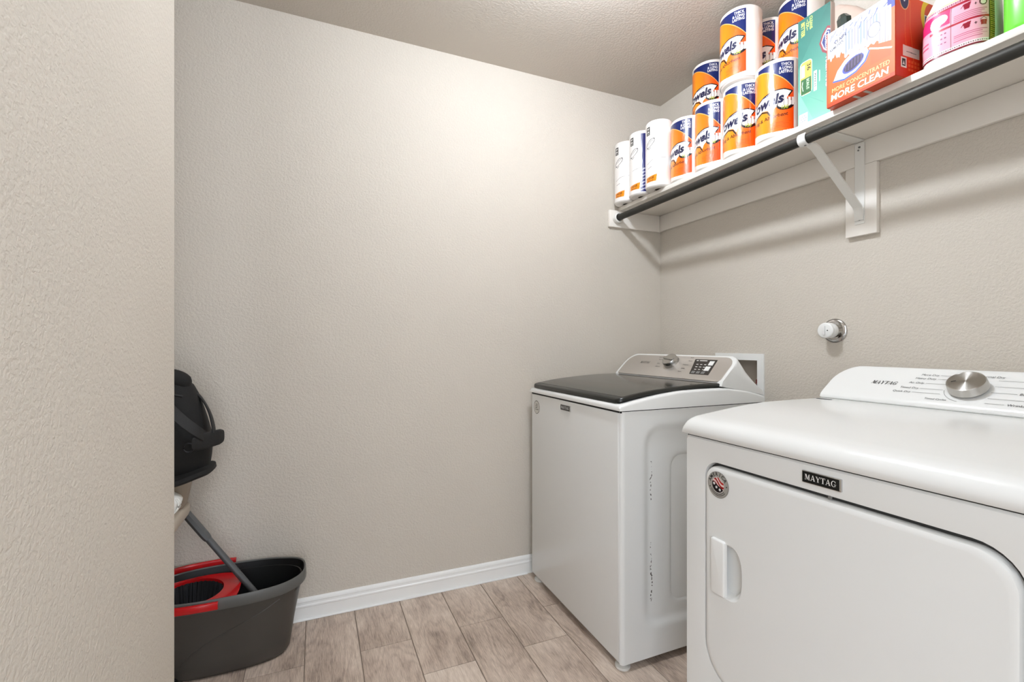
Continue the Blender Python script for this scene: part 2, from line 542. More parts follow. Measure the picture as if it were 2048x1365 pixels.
YB = -0.35
structure('wall_back', MB().box(-1.27, WX + 0.1, WY, WY + 0.1, 0, H), M_WALL)
HY0, HY1, HZ0, HZ1 = 1.443, 1.640, 0.905, 1.044     # hookup recess
structure('wall_right', MB().box(WX, WX + 0.1, YB, HY0, 0, H).box(WX, WX + 0.1, HY1, WY, 0, H)
          .box(WX, WX + 0.1, HY0, HY1, 0, HZ0).box(WX, WX + 0.1, HY0, HY1, HZ1, H), M_WALL)
structure('wall_left', MB().box(-1.27, -1.15, 0.43, WY, 0, H), M_WALL)
structure('wall_alcove_light_block', MB().box(-1.15, -0.70, 0.43, 0.53, 0, H), M_WALL)  # unseen wall added to limit world light reaching the back wall's left
structure('wall_front_light_block', MB().box(0.36, WX + 0.1, YB - 0.1, YB, 0, H), M_WALL)  # unseen wall added to cut the fill light from behind the camera
structure('wall_partition', MB().rbox(XP - 0.12, XP, -0.22, YP, 0, H, 0.016, 5, only=lambda e: abs(e.verts[0].co.y - YP) < 1e-4 and abs(e.verts[1].co.y - YP) < 1e-4 and abs(e.verts[0].co.z - e.verts[1].co.z) > 0.1), M_WALL, True)
structure('ceiling', MB().box(-1.27, WX + 0.1, YB, WY + 0.1, H, H + 0.06), M_CEIL)
floor = structure('floor', MB().box(-3.0, WX + 0.1, -3.0, WY + 0.1, -0.06, -0.0025), M_GROUT)

# floor planks, each its own piece
TW, TL, G = 0.1853, 0.612, 0.0032
cache = {}
k = -6
while -0.037 + k * TW < WX:
    x0, x1 = -0.037 + k * TW, -0.037 + (k + 1) * TW
    yo = 1.766 if k % 2 else 1.560
    x0c, x1c = max(x0 + G / 2, -1.15), min(x1 - G / 2, WX)
    if x1c - x0c > 0.01:
        for j in range(-5, 2):
            y0, y1 = yo + j * TL + G / 2, yo + (j + 1) * TL - G / 2
            y0, y1 = max(y0, -1.3), min(y1, WY)
            if y1 - y0 < 0.01: continue
            key = (round(x1c - x0c, 3), round(y1 - y0, 3))
            if key not in cache:
                cache[key] = MB().rbox(0, key[0], 0, key[1], -0.0025, 0, 0.0009, 1, only=lambda e: max(v.co.z for v in e.verts) > -0.001 and min(v.co.z for v in e.verts) > -0.001).mesh('tile', M_TILE, smooth=False)
            link('tile', cache[key], floor, (x0c, y0, 0))
    k += 1

# baseboards
def baseboard(name, fn, a, b):
    prof = [(0.0, 0.0), (0.013, 0.0), (0.013, 0.004), (0.0115, 0.006), (0.0115, 0.050), (0.013, 0.053), (0.0125, 0.058), (0.009, 0.061), (0.0085, 0.068), (0.0095, 0.072), (0.008, 0.079), (0.004, 0.0845), (0.0, 0.086)]
    return structure(name, MB().loft([[fn(t, d, z) for d, z in prof] for t in (a, b)]), M_TRIM)
baseboard('baseboard_back', lambda t, d, z: (t, WY - d, z), -1.15, WX)
baseboard('baseboard_partition', lambda t, d, z: (XP + d, t, z), -0.22, YP - 0.016)
structure('trim_1', MB().rbox(-1.1, 0.945, WY - 0.021, WY - 0.0125, 0, 0.006, 0.002, 2), M_TRIM)   # pale caulk line at the floor

# ------------------------------------------------------------------ shelf with cleats, rod and bracket
SX, SZ0, SZ1 = 1.482, 1.822, 1.842
shelf = thing('wall_shelf', 'long white painted wall shelf loaded with paper towels and detergent', 'shelf', (1.62, 0.8, SZ0))
MB().rbox(SX, WX, YB, WY, SZ0, SZ1, 0.0015, 2).build('shelf_board', M_SHELF, shelf)
MB().rbox(WX - 0.018, WX, YB, WY, 1.736, SZ0, 0.003, 2).build('wall_cleat', M_SHELF, shelf)
MB().rbox(1.418, WX - 0.018, WY - 0.018, WY, 1.733, SZ0, 0.003, 2).build('wall_cleat', M_SHELF, shelf)
MB().rbox(WX - 0.019, WX, 0.970, 1.071, 1.493, 1.736, 0.0025, 2).build('drop_board', M_SHELF, shelf)
RX, RZ = 1.463, 1.779
rod = thing('closet_rod', 'dark grey metal hanging rod running under the white shelf', 'rod', (RX, WY - 0.018, RZ))
MB().tube([(RX, WY - 0.036, RZ), (RX, YB, RZ)], 0.0163, 24).build('pole', M_ROD, rod)
MB().lathe([(0.024, 0), (0.028, 0.004), (0.026, 0.022), (0.0215, 0.026), (0.0175, 0.022)], 28, Matrix.Translation((RX, WY - 0.018, RZ)) @ Matrix.Rotation(PI / 2, 4, 'X'), True, False).build('end_socket', M_WPLAST2, rod)

br = thing('shelf_bracket', 'white steel shelf bracket with diagonal arm and rod hook on the drop board', 'bracket', (WX - 0.02, 1.02, 1.55))
BY = 1.022
MB().rbox(WX - 0.0225, WX - 0.019, BY - 0.016, BY + 0.016, 1.532, 1.815, 0.001, 1).build('back_plate', M_WPLAST2, br)
MB().rbox(1.50, WX - 0.02, BY - 0.016, BY + 0.016, SZ0 - 0.004, SZ0 - 0.0005, 0.001, 1).build('top_plate', M_WPLAST2, br)
def arm_ring(px, pz): return [(px, BY - 0.0145, pz), (px, BY + 0.0145, pz), (px + 0.003, BY + 0.0145, pz + 0.004), (px + 0.003, BY - 0.0145, pz + 0.004)]
MB().loft([arm_ring(*q) for q in ((WX - 0.0275, 1.545), (WX - 0.0275, 1.575), (WX - 0.036, 1.59), (1.515, 1.757), (1.490, 1.766))]).build('diagonal_arm', M_WPLAST2, br)
hook = [(1.497, 1.768)] + [(RX + 0.0185 * math.cos(a), RZ + 0.0185 * math.sin(a)) for a in [math.radians(-40 - 12 * i) for i in range(17)]]
MB().loft([[(x, yy, z) for x, z in hook] + [(RX + (x - RX) * 1.14, yy, RZ + (z - RZ) * 1.14) for x, z in reversed(hook)] for yy in (BY + 0.013, BY - 0.013)]).build('rod_hook', M_WPLAST, br)
for (yy, zz, r) in ((BY, 1.80, 0.0035), (BY + 0.003, 1.79, 0.0028), (BY, 1.548, 0.004), (BY, 1.558, 0.003)):
    MB().lathe([(r, 0), (r, 0.0016), (r * 0.6, 0.0022)], 12, Matrix.Translation((WX - 0.0225, yy, zz)) @ Matrix.Rotation(-PI / 2, 4, 'Y')).build('screw', M_INKG, br)
MB().lathe([(0.0035, 0), (0.0035, 0.0015)], 12, Matrix.Translation((RX - 0.004, BY - 0.004, RZ - 0.0208)) @ Matrix.Rotation(PI, 4, 'X')).build('screw', M_INKG, br)

# ------------------------------------------------------------------ hookup box and capped valve on the right wall
ob = thing('hookup_box', 'white framed recessed washer hookup box in the wall behind the washer', 'outlet box', (WX, 1.54, 0.975))
fr_wall = frame((WX, 0, 0), (0, -1, 0), (0, 0, 1))      # u = -y, w = into the room
MB().ring_prism([(-1.672, 0.872), (-1.411, 0.872), (-1.411, 1.073), (-1.672, 1.073)], [(-HY1, HZ0), (-HY0, HZ0), (-HY0, HZ1), (-HY1, HZ1)], lambda u, v, w: fr_wall(u, v, w), 0.0, 0.006).build('frame', M_WPLAST, ob, smooth=False)
m_recess = mat('recess_grey', (186, 176, 164), 0.7)
MB().box(WX + 0.085, WX + 0.092, HY0, HY1, HZ0, HZ1).box(WX, WX + 0.09, HY0 - 0.0, HY0 + 0.003, HZ0, HZ1).box(WX, WX + 0.09, HY1 - 0.003, HY1, HZ0, HZ1).box(WX, WX + 0.09, HY0, HY1, HZ0, HZ0 + 0.003).box(WX, WX + 0.09, HY0, HY1, HZ1 - 0.003, HZ1).build('recess', m_recess, ob, smooth=False)
for i, yy in enumerate((1.468, 1.60)):
    MB().lathe([(0.010, 0), (0.010, 0.03), (0.015, 0.032), (0.015, 0.05), (0.011, 0.052)], 16, Matrix.Translation((WX + 0.04, yy, HZ0 + 0.003))).build('supply_valve', mat('valve_red', (120, 30, 26), 0.4) if i == 0 else M_CHROME, ob)
    MB().tube([(WX + 0.04, yy, 0.935), (WX + 0.005, yy - 0.004, 0.925), (WX - 0.03, yy - 0.008, 0.88), (WX - 0.055, yy - 0.012, 0.80)], 0.0085, 10).build('hose', M_BLKIN, ob)

vl = thing('capped_valve', 'chrome wall flange with a white plastic screw cap above the dryer', 'valve', (WX, 1.119, 1.164))
Rv = Matrix.Translation((WX, 1.119, 1.164)) @ Matrix.Rotation(-PI / 2, 4, 'Y')
MB().lathe([(0.0445, 0), (0.0445, 0.003), (0.041, 0.007), (0.034, 0.0085), (0.030, 0.014), (0.027, 0.020), (0.026, 0.021)], 40, Rv).build('flange', M_CHROME, vl)
MB().lathe([(0.024, 0.020), (0.027, 0.022), (0.0285, 0.030), (0.0285, 0.042), (0.027, 0.0445), (0.0265, 0.0475), (0.0285, 0.049), (0.0285, 0.054), (0.026, 0.057), (0.023, 0.058)], 40, Rv).build('cap', M_WPLAST, vl)
MB().rbox(WX - 0.0635, WX - 0.0575, 1.116, 1.124, 1.148, 1.180, 0.0015, 2).build('cap_rib', M_WPLAST, vl)
MB().lathe([(0.0022, 0.058), (0.0022, 0.0586)], 10, Rv @ Matrix.Translation((-0.0, -0.010, 0.0))).build('vent_hole', M_DARK, vl)

# ------------------------------------------------------------------ top-load washer
WF, WL, WR, WB = 0.945, 2.005, 1.298, 1.622
washer = thing('washing_machine', 'white top-load washer with dark glass lid in the room corner', 'washer', (1.28, 1.65, 0.0))
MB().rbox(WF, WB, WR + 0.012, WL, 0.028, 0.885, 0.011, 3, only=lambda e: e.verts[0].co.x < WF + .01 and e.verts[1].co.x < WF + .01).build('cabinet', M_ENAMEL, washer)

# stamped side panel, with scuffs in the enamel
def scuff_enamel():
    m = M_ENAMEL.copy(); m.name = 'scuffed_enamel'
    nt, b, N, L = nodes_of(m)
    g = N('ShaderNodeNewGeometry'); s = N('ShaderNodeSeparateXYZ'); L(g.outputs['Position'], s.inputs[0])
    def mt(op, a, bb=None, c=None):
        q = N('ShaderNodeMath'); q.operation = op
        for i, v in enumerate((a, bb, c)):
            if v is None: continue
            if isinstance(v, (int, float)): q.inputs[i].default_value = v
            else: L(v, q.inputs[i])
        return q.outputs[0]
    n = N('ShaderNodeTexNoise'); n.inputs['Scale'].default_value = 22; n.inputs['Detail'].default_value = 3; L(g.outputs['Position'], n.inputs['Vector'])
    n2 = N('ShaderNodeTexNoise'); n2.inputs['Scale'].default_value = 120; n2.inputs['Detail'].default_value = 2; L(g.outputs['Position'], n2.inputs['Vector'])
    x = mt('ADD', s.outputs[0], mt('MULTIPLY', mt('SUBTRACT', n.outputs['Fac'], 0.5), 0.03))
    band = mt('LESS_THAN', mt('ABSOLUTE', mt('SUBTRACT', x, 1.0785)), 0.0022)
    zr = mt('MAXIMUM', mt('LESS_THAN', mt('ABSOLUTE', mt('SUBTRACT', s.outputs[2], 0.635)), 0.07), mt('LESS_THAN', mt('ABSOLUTE', mt('SUBTRACT', s.outputs[2], 0.325)), 0.11))
    fl = mt('GREATER_THAN', n2.outputs['Fac'], 0.53)
    k = mt('MULTIPLY', mt('MULTIPLY', band, zr), fl)
    mx = N('ShaderNodeMix'); mx.data_type = 'RGBA'
    mx.inputs[6].default_value = rgba((229, 229, 226)); mx.inputs[7].default_value = rgba((96, 92, 88))
    L(k, mx.inputs[0]); L(mx.outputs[2], b.inputs['Base Color'])
    return m
def sd_rr(x, z, x0, x1, z0, z1, r):
    dx = abs(x - (x0 + x1) / 2) - (x1 - x0) / 2 + r; dz = abs(z - (z0 + z1) / 2) - (z1 - z0) / 2 + r
    return math.hypot(max(dx, 0), max(dz, 0)) + min(max(dx, dz), 0) - r
vs, fs = [], []; nx, nz = 84, 96
xs = [WF + 0.0015 + (WB - WF - 0.0015) * i / nx for i in range(nx + 1)]; zs = [0.028 + 0.857 * j / nz for j in range(nz + 1)]
for z in zs:
    for x in xs:
        d1 = sd_rr(x, z, 1.035, 1.60, 0.12, 0.835, 0.075); d2 = sd_rr(x, z, 1.16, 1.50, 0.19, 0.725, 0.05)
        dep = 0.009 * smoothstep(0.0, -0.035, d1) if False else 0.009 * (1 - smoothstep(-0.035, 0.0, d1)) + 0.008 * (1 - smoothstep(-0.022, 0.0, d2))
        rnd = 0.010 * (1 - math.sqrt(max(0, 1 - ((WF + 0.0115 - x) / 0.010) ** 2))) if x < WF + 0.0115 else 0
        vs.append((x, WR + dep + rnd, z))
for j in range(nz):
    for i in range(nx): fs.append((j * (nx + 1) + i, j * (nx + 1) + i + 1, (j + 1) * (nx + 1) + i + 1, (j + 1) * (nx + 1) + i))
MB().add(vs, fs).build('side_panel', scuff_enamel(), washer, angle=80)
for (fx, fy) in ((0.975, 1.33), (0.975, 1.972), (1.59, 1.33), (1.59, 1.972)):
    MB().lathe([(0.024, 0.0), (0.026, 0.003), (0.026, 0.010), (0.013, 0.013), (0.013, 0.030)], 24, Matrix.Translation((fx, fy, 0))).build('foot', M_WPLAST2, washer)

def zt(x):   # top of the plastic skirt
    P = [(0.938, 0.900), (0.945, 0.908), (1.00, 0.919), (1.066, 0.930), (1.13, 0.939), (1.20, 0.946), (1.30, 0.949), (1.43, 0.949), (1.50, 0.940), (1.545, 0.932), (1.607, 0.917), (1.622, 0.912)]
    for (a, b), (c, d) in zip(P[:-1], P[1:]):
        if x <= c: return b + (d - b) * (x - a) / (c - a)
    return P[-1][1]
fr_xz = lambda yy0: (lambda u, v, w: (u, yy0 + w, v))
xsk = [0.938, 0.945, 0.97, 1.0, 1.03, 1.066, 1.1, 1.13, 1.165, 1.2, 1.25, 1.30, 1.36, 1.43, 1.47, 1.50, 1.545, 1.58, 1.607, 1.622]
rings = []
for yy, ins in ((WR - 0.003, 0.010), (WR - 0.0025, 0.006), (WR + 0.001, 0.0025), (WR + 0.007, 0.0), (WL - 0.007, 0.0), (WL - 0.001, 0.0025), (WL + 0.0025, 0.006), (WL + 0.003, 0.010)):
    rings.append([(x, yy, zt(x) - ins) for x in xsk] + [(1.622, yy, 0.888), (0.9395, yy, 0.888)])
MB().loft(rings).build('top_skirt', M_WPLAST, washer, angle=50)
MB().box(WF + 0.002, WB - 0.004, WR + 0.004, WL - 0.003, 0.880, 0.890).build('seam', M_DARK, washer, smooth=False)
# lid: dark frame and smoked glass, arched front to back
def zl(x):
    P = [(0.946, 0.924), (0.951, 0.929), (0.99, 0.936), (1.04, 0.944), (1.10, 0.951), (1.16, 0.956), (1.214, 0.960), (1.304, 0.965), (1.425, 0.966)]
    for (a, b), (c, d) in zip(P[:-1], P[1:]):
        if x <= c: return b + (d - b) * (x - a) / (c - a)
    return P[-1][1]
LY0, LY1 = 1.311, 1.993
xl = [0.946, 0.949, 0.956, 0.97, 0.99, 1.015, 1.04, 1.07, 1.10, 1.13, 1.16, 1.19, 1.214, 1.26, 1.304, 1.36, 1.40, 1.425]
def corner(x, yy0, yy1):   # rounded front corners in plan
    r = 0.022
    d = max(0, r - (x - 0.946)); ins = r - math.sqrt(max(0, r * r - d * d)) if d > 0 else 0
    return yy0 + ins, yy1 - ins
rings = []
for x in xl:
    a, b = corner(x, LY0, LY1); z = zl(x)
    rings.append([(x, a, z - 0.013), (x, a - 0.0005, z - 0.006), (x, a + 0.002, z - 0.0015), (x, a + 0.007, z), (x, b - 0.007, z), (x, b - 0.002, z - 0.0015), (x, b + 0.0005, z - 0.006), (x, b, z - 0.013)])
lid = MB().loft(rings).build('lid', M_LIDF, washer, angle=50)
rings = []
for x in [v for v in xl if v >= 0.97]:
    z = zl(x) + 0.0007
    rings.append([(x, LY0 + 0.012, z - 0.002), (x, LY0 + 0.013, z), (x, LY1 - 0.013, z), (x, LY1 - 0.012, z - 0.002)])
MB().loft(rings).build('lid_glass', M_LID, lid, angle=50)
MB().loft([[(x, LY0 + 0.010, zl(x) - 0.020), (x, LY0 + 0.010, zl(x) - 0.012), (x, LY1 - 0.010, zl(x) - 0.012), (x, LY1 - 0.010, zl(x) - 0.020)] for x in xl if x >= 0.956]).build('lid_gasket', M_DARK, lid, smooth=False)

# console
def console(owner, x0, z0, x1, z1, ya, yb, xback, zback, m, rad=0.05, cove=0.0, left_only=False):
    """sloped control housing: loft along y with rounded ends; ya > yb (ya = left in the picture)"""
    n = 40; ys = []
    for k in range(10): ys.append(ya - rad * (1 - math.cos(PI / 2 * k / 9)))
    for k in range(1, 12): ys.append(ya - rad - (ya - yb - 2 * rad) * k / 12)
    for k in range(10): ys.append(yb + rad * (1 - math.sin(PI / 2 * k / 9)))
    rings = []
    for y in ys:
        d = min(ya - y, y - yb)
        t = 1.0 if d >= rad else math.sqrt(max(0.0, 1 - ((rad - d) / rad) ** 2))
        kf = 0.52 + 0.48 * t
        X1, Z1 = x0 + (x1 - x0) * kf, z0 + (z1 - z0) * kf
        hb = kf
        ring = [(x0 + cove, y, z0 - 0.012)]
        if cove: ring += [(x0 + 0.018, y, z0 - 0.0015), (x0 + 0.0145, y, z0 + 0.0015), (x0 + 0.0140, y, z0 + 0.006), (x0 + 0.0165, y, z0 + 0.0115), (x0 + 0.0215, y, z0 + 0.0165)]
        e_ = 0.030 if cove else 0.006
        ring += [(x0 + e_, y, z0 + e_ * (z1 - z0) / (x1 - x0) + 0.001), (X1 - 0.006, y, Z1 - 0.005), (X1, y, Z1), (X1 + 0.006, y, Z1 + 0.002), (X1 + 0.014, y, Z1 - 0.001),
                 (X1 + (xback - x1) * 0.45, y, zback + (Z1 - zback) * 0.62), (xback - 0.01, y, zback + 0.01), (xback, y, zback - 0.01)]
        rings.append(ring)
    return MB().loft(rings).build('console', m, owner, angle=40)
CX0, CZ0, CX1, CZ1 = 1.400, 0.967, 1.500, 1.065
con = console(washer, CX0, CZ0, CX1, CZ1, 1.972, 1.299, 1.622, 0.925, M_WPLAST, 0.052)
fw = frame((CX0, 1.965, CZ0), (0, -1, 0), (CX1 - CX0, 0, CZ1 - CZ0))   # u to the right, v up the slope
PL = math.hypot(CX1 - CX0, CZ1 - CZ0)
outl = rrect(0.008, 0.652, 0.004, PL - 0.006, (0.012, 0.018, 0.05, 0.06), 8)
MB().prism(outl, fw, -0.001, 0.0025, 0.0008, 1).build('fascia', M_STEEL, con)
U = lambda y: 1.965 - y
kb = MB().lathe([(0.036, 0.002), (0.0365, 0.004), (0.0335, 0.026), (0.031, 0.029), (0.0, 0.0295)], 40, Matrix([list(c) for c in zip(*[(0, -1, 0, 0), (.7142, 0, .6999, 0), (-.6999, 0, .7142, 0), Vector(fw(U(1.634), 0.090, 0)).to_tuple() + (1,)])])).build('knob', M_KNOB, con)
MB().prism(rrect(-0.0325, 0.0325, -0.006, 0.006, 0.004, 3), lambda u, v, w: fw(U(1.634) + u * 0.97 + v * 0.2, 0.090 + v - u * 0.12, w), 0.027, 0.034, 0.002, 2).build('grip_bar', M_KNOB, kb)
dpl = [(U(1.487), 0.033), (U(1.386), 0.033), (U(1.394), 0.117), (U(1.513), 0.117)]
dsp = MB().prism(dpl, fw, 0.0015, 0.0034, 0.0006, 1).build('display', M_DISPLAY, con)
MB().prism([(U(1.423), 0.084), (U(1.399), 0.084), (U(1.402), 0.108), (U(1.426), 0.108)], fw, 0.003, 0.0045, 0.0006, 1).build('button', M_WPLAST, dsp)
MB().prism([(U(1.425), 0.054), (U(1.400), 0.054), (U(1.402), 0.078), (U(1.427), 0.078)], fw, 0.003, 0.0045, 0.0006, 1).build('button', M_WPLAST, dsp)
for i in range(3):
    MB().prism([(U(1.482) + i * 0.026, 0.037), (U(1.482) + i * 0.026 + 0.019, 0.037), (U(1.482) + i * 0.026 + 0.019, 0.050), (U(1.482) + i * 0.026, 0.050)], fw, 0.003, 0.004, 0.0005, 1).build('button', M_INKG, dsp)
mbt = MB()
for r_ in range(3):
    for c_ in range(3):
        mbt.add([fw(U(1.478) + c_ * 0.021 - r_ * 0.004 + a, 0.058 + r_ * 0.014 + b, 0.0036) for a, b in ((0, 0), (0.011, 0), (0.011, 0.003), (0, 0.003))], [(0, 1, 2, 3)])
for a0, wd in ((0.0, 0.012), (0.018, 0.04)):
    mbt.add([fw(U(1.50) + a0 + a, 0.107 + b, 0.0036) for a, b in ((0, 0), (wd, 0), (wd, 0.004), (0, 0.004))], [(0, 1, 2, 3)])
mbt.build('display_legend', M_INKW, dsp, smooth=False)
mbt = MB()
lettering(mbt, fw, ('MAYTAG', 2), U(1.845), 0.078, 0.0135, shear=0.2, w=0.0028, width=0.066)
mbt.build('brand_lettering', M_INK, con, smooth=False)
mbt = MB()
for s, y, v, al in (('Heavy Duty', 1.70, 0.118, 'r'), ('Normal', 1.705, 0.104, 'r'), ('Rinse', 1.705, 0.080, 'r'), ('Delicates', 1.69, 0.060, 'r'),
                    ('Bulky', 1.545, 0.122, 'l'), ('Sheets', 1.545, 0.103, 'l'), ('Delicates', 1.56, 0.080, 'l'), ('Quick', 1.555, 0.058, 'l'), ('Steam', 1.56, 0.040, 'l')):
    lettering(mbt, fw, (s, 0), U(y), v, 0.0085, al, 0.15, w=0.0028)
mbt.build('cycle_legend', M_INK, con, smooth=False)

# front badge and sticker
fwf = frame((WF, 2.005, 0), (0, -1, 0), (0, 0, 1))      # w points to -x, out of the front
fwfU = lambda y: 2.005 - y
def badge(owner, fr, u0, u1, v0, v1, w):
    b = MB().prism(rrect(u0, u1, v0, v1, 0.0015, 2), fr, 0.0, 0.004, 0.001, 2).build('badge', M_CHROME, owner)
    MB().prism(rrect(u0 + 0.0016, u1 - 0.0036, v0 + 0.0016, v1 - 0.0016, 0.0005, 2), fr, 0.003, 0.0045).build('badge_plate', M_BLACKG, b, smooth=False)
    mb_ = MB(); lettering(mb_, fr, ('MAYTAG', 2), (u0 + u1) / 2 - 0.001, v0 + (v1 - v0) * 0.29, (v1 - v0) * 0.46, 'c', 0, w=0.0048, width=(u1 - u0) * 0.80)
    mb_.build('badge_lettering', M_INKW, b, smooth=False)
badge(washer, fwf, fwfU(1.711), fwfU(1.632), 0.841, 0.8645, 0)
st = Art(-0.031, 0.031, -0.031, 0.031, 50, 50, (196, 193, 187))
st.ell(0, 0, 0.0305, 0.0305, (60, 60, 58)); st.ell(0, 0, 0.0280, 0.0280, (214, 212, 206))
for vv, hw in ((0.014, 0.008), (0.006, 0.012), (-0.002, 0.010), (-0.010, 0.016)):
    for s0 in np.arange(-hw, hw, 0.005): st.rect(s0, s0 + 0.0035, vv - 0.002, vv + 0.002, (95, 94, 92))
link('warranty_sticker', st.mesh('warranty_sticker', M_LABEL, lambda u, v: tuple(Vector(fwf(fwfU(1.946) + u, 0.822 + v, 0.0006)) - washer.location), mask=lambda u, v: u * u + v * v < 0.0304 ** 2), washer)

# ------------------------------------------------------------------ dryer
DF, DL, DR, DB = 0.930, 0.985, 0.243, 1.70
dryer = thing('clothes_dryer', 'white front-load dryer with metal knob nearest the camera', 'dryer', (1.30, 0.614, 0.0))
MB().rbox(DF + 0.018, DB, DR, DL, 0.03, 0.868, 0.006, 2).build('cabinet', M_ENAMEL, dryer)
fdf = frame((DF, DL, 0), (0, -1, 0), (0, 0, 1))
du = lambda y: DL - y
DW = DL - DR
seg = 8
hole = rrect(du(0.9190), du(0.3215), 0.262, 0.8140, (0.09, 0.09, 0.064, 0.041), seg)
# outer outline with as many points as the hole, corner by corner
outer = rrect(0.0, DW, 0.03, 0.868, (0.004, 0.004, 0.010, 0.010), seg)
lip = rrect(du(0.9170), du(0.3240), 0.264, 0.8120, (0.088, 0.088, 0.062, 0.039), seg)
def ringloft(loops):
    return MB().loft([[fr(u, v, w) for u, v in o] for o, fr, w in loops], False, False)
fp = MB().loft([[fdf(u, v, -0.02) for u, v in outer], [fdf(u, v, -0.004) for u, v in outer],
                [fdf(0.004 + u * (DW - 0.008) / DW, 0.034 + (v - 0.03) * (0.830 / 0.838), 0.0) for u, v in outer],
                [fdf(u, v, 0.0) for u, v in [(du(0.621) + (a - du(0.621)) * 1.035, 0.5367 + (b - 0.5367) * 1.035) for a, b in hole]],
                [fdf(u, v, -0.0025) for u, v in hole], [fdf(u, v, -0.018) for u, v in lip]], False, False)
fp.build('front_panel', M_ENAMEL, dryer, angle=30)
door_o = rrect(du(0.9125), du(0.3295), 0.268, 0.8045, (0.085, 0.085, 0.056, 0.034), seg)
def dense(poly, step=0.012):
    out = []
    for (a, b), (c, d) in zip(poly, poly[1:] + poly[:1]):
        k_ = max(1, int(math.hypot(c - a, d - b) / step))
        out += [(a + (c - a) * i / k_, b + (d - b) * i / k_) for i in range(k_)]
    return out
door_o = dense(door_o)
def shrink(poly, d, cu=du(0.621), cv=0.5367, hw=0.2915, hh=0.268):
    return [(cu + (u - cu) * (hw - d) / hw, cv + (v - cv) * (hh - d) / hh) for u, v in poly]
HU0, HU1, HV0, HV1 = du(0.889), du(0.799), 0.490, 0.626      # pull handle area
dr = MB().loft([[fdf(u, v, -0.017) for u, v in door_o], [fdf(u, v, -0.003) for u, v in door_o], [fdf(u, v, 0.0015) for u, v in shrink(door_o, 0.002)],
                [fdf(u, v, 0.0035) for u, v in shrink(door_o, 0.006)], [fdf(u, v, 0.004) for u, v in shrink(door_o, 0.012)]], True, False)
# door skin with a hollow for the fingers
n = len(door_o); inner = shrink(door_o, 0.012)
cup = []
cu_, cv_ = du(0.843), 0.556
for (u, v) in inner:
    a = math.atan2(v - cv_, u - cu_)
    rr = 1.0 / ((abs(math.cos(a)) / 0.043) ** 2.6 + (abs(math.sin(a)) / 0.068) ** 2.6) ** (1 / 2.6)
    cup.append((cu_ + rr * math.cos(a), cv_ + rr * math.sin(a)))
dr.loft([[fdf(u, v, 0.004) for u, v in inner], [fdf(u, v, 0.004) for u, v in cup]], False, False)
dr.loft([[fdf(u, v, 0.004) for u, v in cup],
         [fdf(cu_ + (u - cu_) * 0.93, cv_ + (v - cv_) * 0.95, 0.002) for u, v in cup],
         [fdf(cu_ + (u - cu_) * 0.70, cv_ + (v - cv_) * 0.80, -0.013) for u, v in cup],
         [fdf(cu_ + (u - cu_) * 0.4, cv_ + (v - cv_) * 0.5, -0.0165) for u, v in cup]], False, True)
door = dr.build('door', M_ENAMEL, dryer, angle=30)
MB().ring_prism(rrect(du(0.921), du(0.320), 0.260, 0.8155, (0.09, 0.09, 0.064, 0.041), seg), rrect(du(0.905), du(0.337), 0.275, 0.797, (0.08, 0.08, 0.05, 0.03), seg), fdf, -0.0175, -0.0165).build('door_gap_shadow', mat('gap_shadow_grey', (58, 57, 55), 0.7), dryer, smooth=False)  # dark ring behind the door gap, its grey standing for the gap's shadow
MB().prism(rrect(du(0.8895), du(0.8470), 0.489, 0.627, 0.006, 4), fdf, 0.000, 0.011, 0.004, 3).build('door_handle', M_WPLAST, door)
MB().lathe([(0.0035, 0), (0.0035, 0.003)], 12, Matrix.Translation((DF + 0.004, 0.600, 0.8112)) @ Matrix.Rotation(-PI / 2, 4, 'Y')).build('door_screw', M_INKG, dryer)
# round sticker on the door
st = Art(-0.0335, 0.0335, -0.0335, 0.0335, 110, 110, (176, 173, 168))
st.ell(0, 0, 0.033, 0.033, (150, 146, 140)); st.ell(0, 0, 0.0315, 0.0315, (182, 179, 173))
st.ell(0, 0, 0.0195, 0.0195, (212, 206, 202))
rr_ = np.hypot(st.U, st.V)
for i, c in enumerate(((196, 60, 56), (236, 214, 210), (176, 34, 34), (236, 210, 206), (150, 30, 32))):
    a0 = 0.018 - i * 0.005
    st.fill((rr_ < 0.0185) & (st.V + 0.35 * st.U + 0.004 * np.sin(st.U * 160) <= a0) & (st.V > -0.35 * st.U - 0.001), c)
st.fill((rr_ < 0.0185) & (st.V <= -0.35 * st.U - 0.001), (38, 34, 40))
for (a, b) in ((-0.004, -0.007), (-0.012, 0.0), (0.007, -0.010)):
    st.ell(a, b, 0.0033, 0.0033, (228, 226, 224))
for i, ch in enumerate('AMERICA'):
    a = math.radians(168 - 21 * i)
    st.text((ch, 1), 0.0225 * math.cos(a), 0.0225 * math.sin(a), 0.0115, (30, 29, 30), 'c', rot=a - PI / 2)
for rr0 in (0.0225, 0.0262):
    th = np.arctan2(st.V, st.U)
    st.fill((np.abs(rr_ - rr0) < 0.0007) & (th < -0.5) & (th > -2.5), (90, 86, 82))
st.ell(0.026, 0.004, 0.0016, 0.0016, (40, 38, 38)); st.ell(-0.0235, -0.012, 0.0016, 0.0016, (40, 38, 38))
link('round_sticker', st.mesh('round_sticker', M_LABEL, lambda u, v: tuple(Vector(fdf(du(0.8705) + u * math.cos(0.12) + v * math.sin(0.12), 0.7615 - u * math.sin(0.12) + v * math.cos(0.12), 0.0048)) - dryer.location), mask=lambda u, v: u * u + v * v < 0.0326 ** 2), door)
badge(dryer, fdf, du(0.6535), du(0.575), 0.8285, 0.8535, 0)

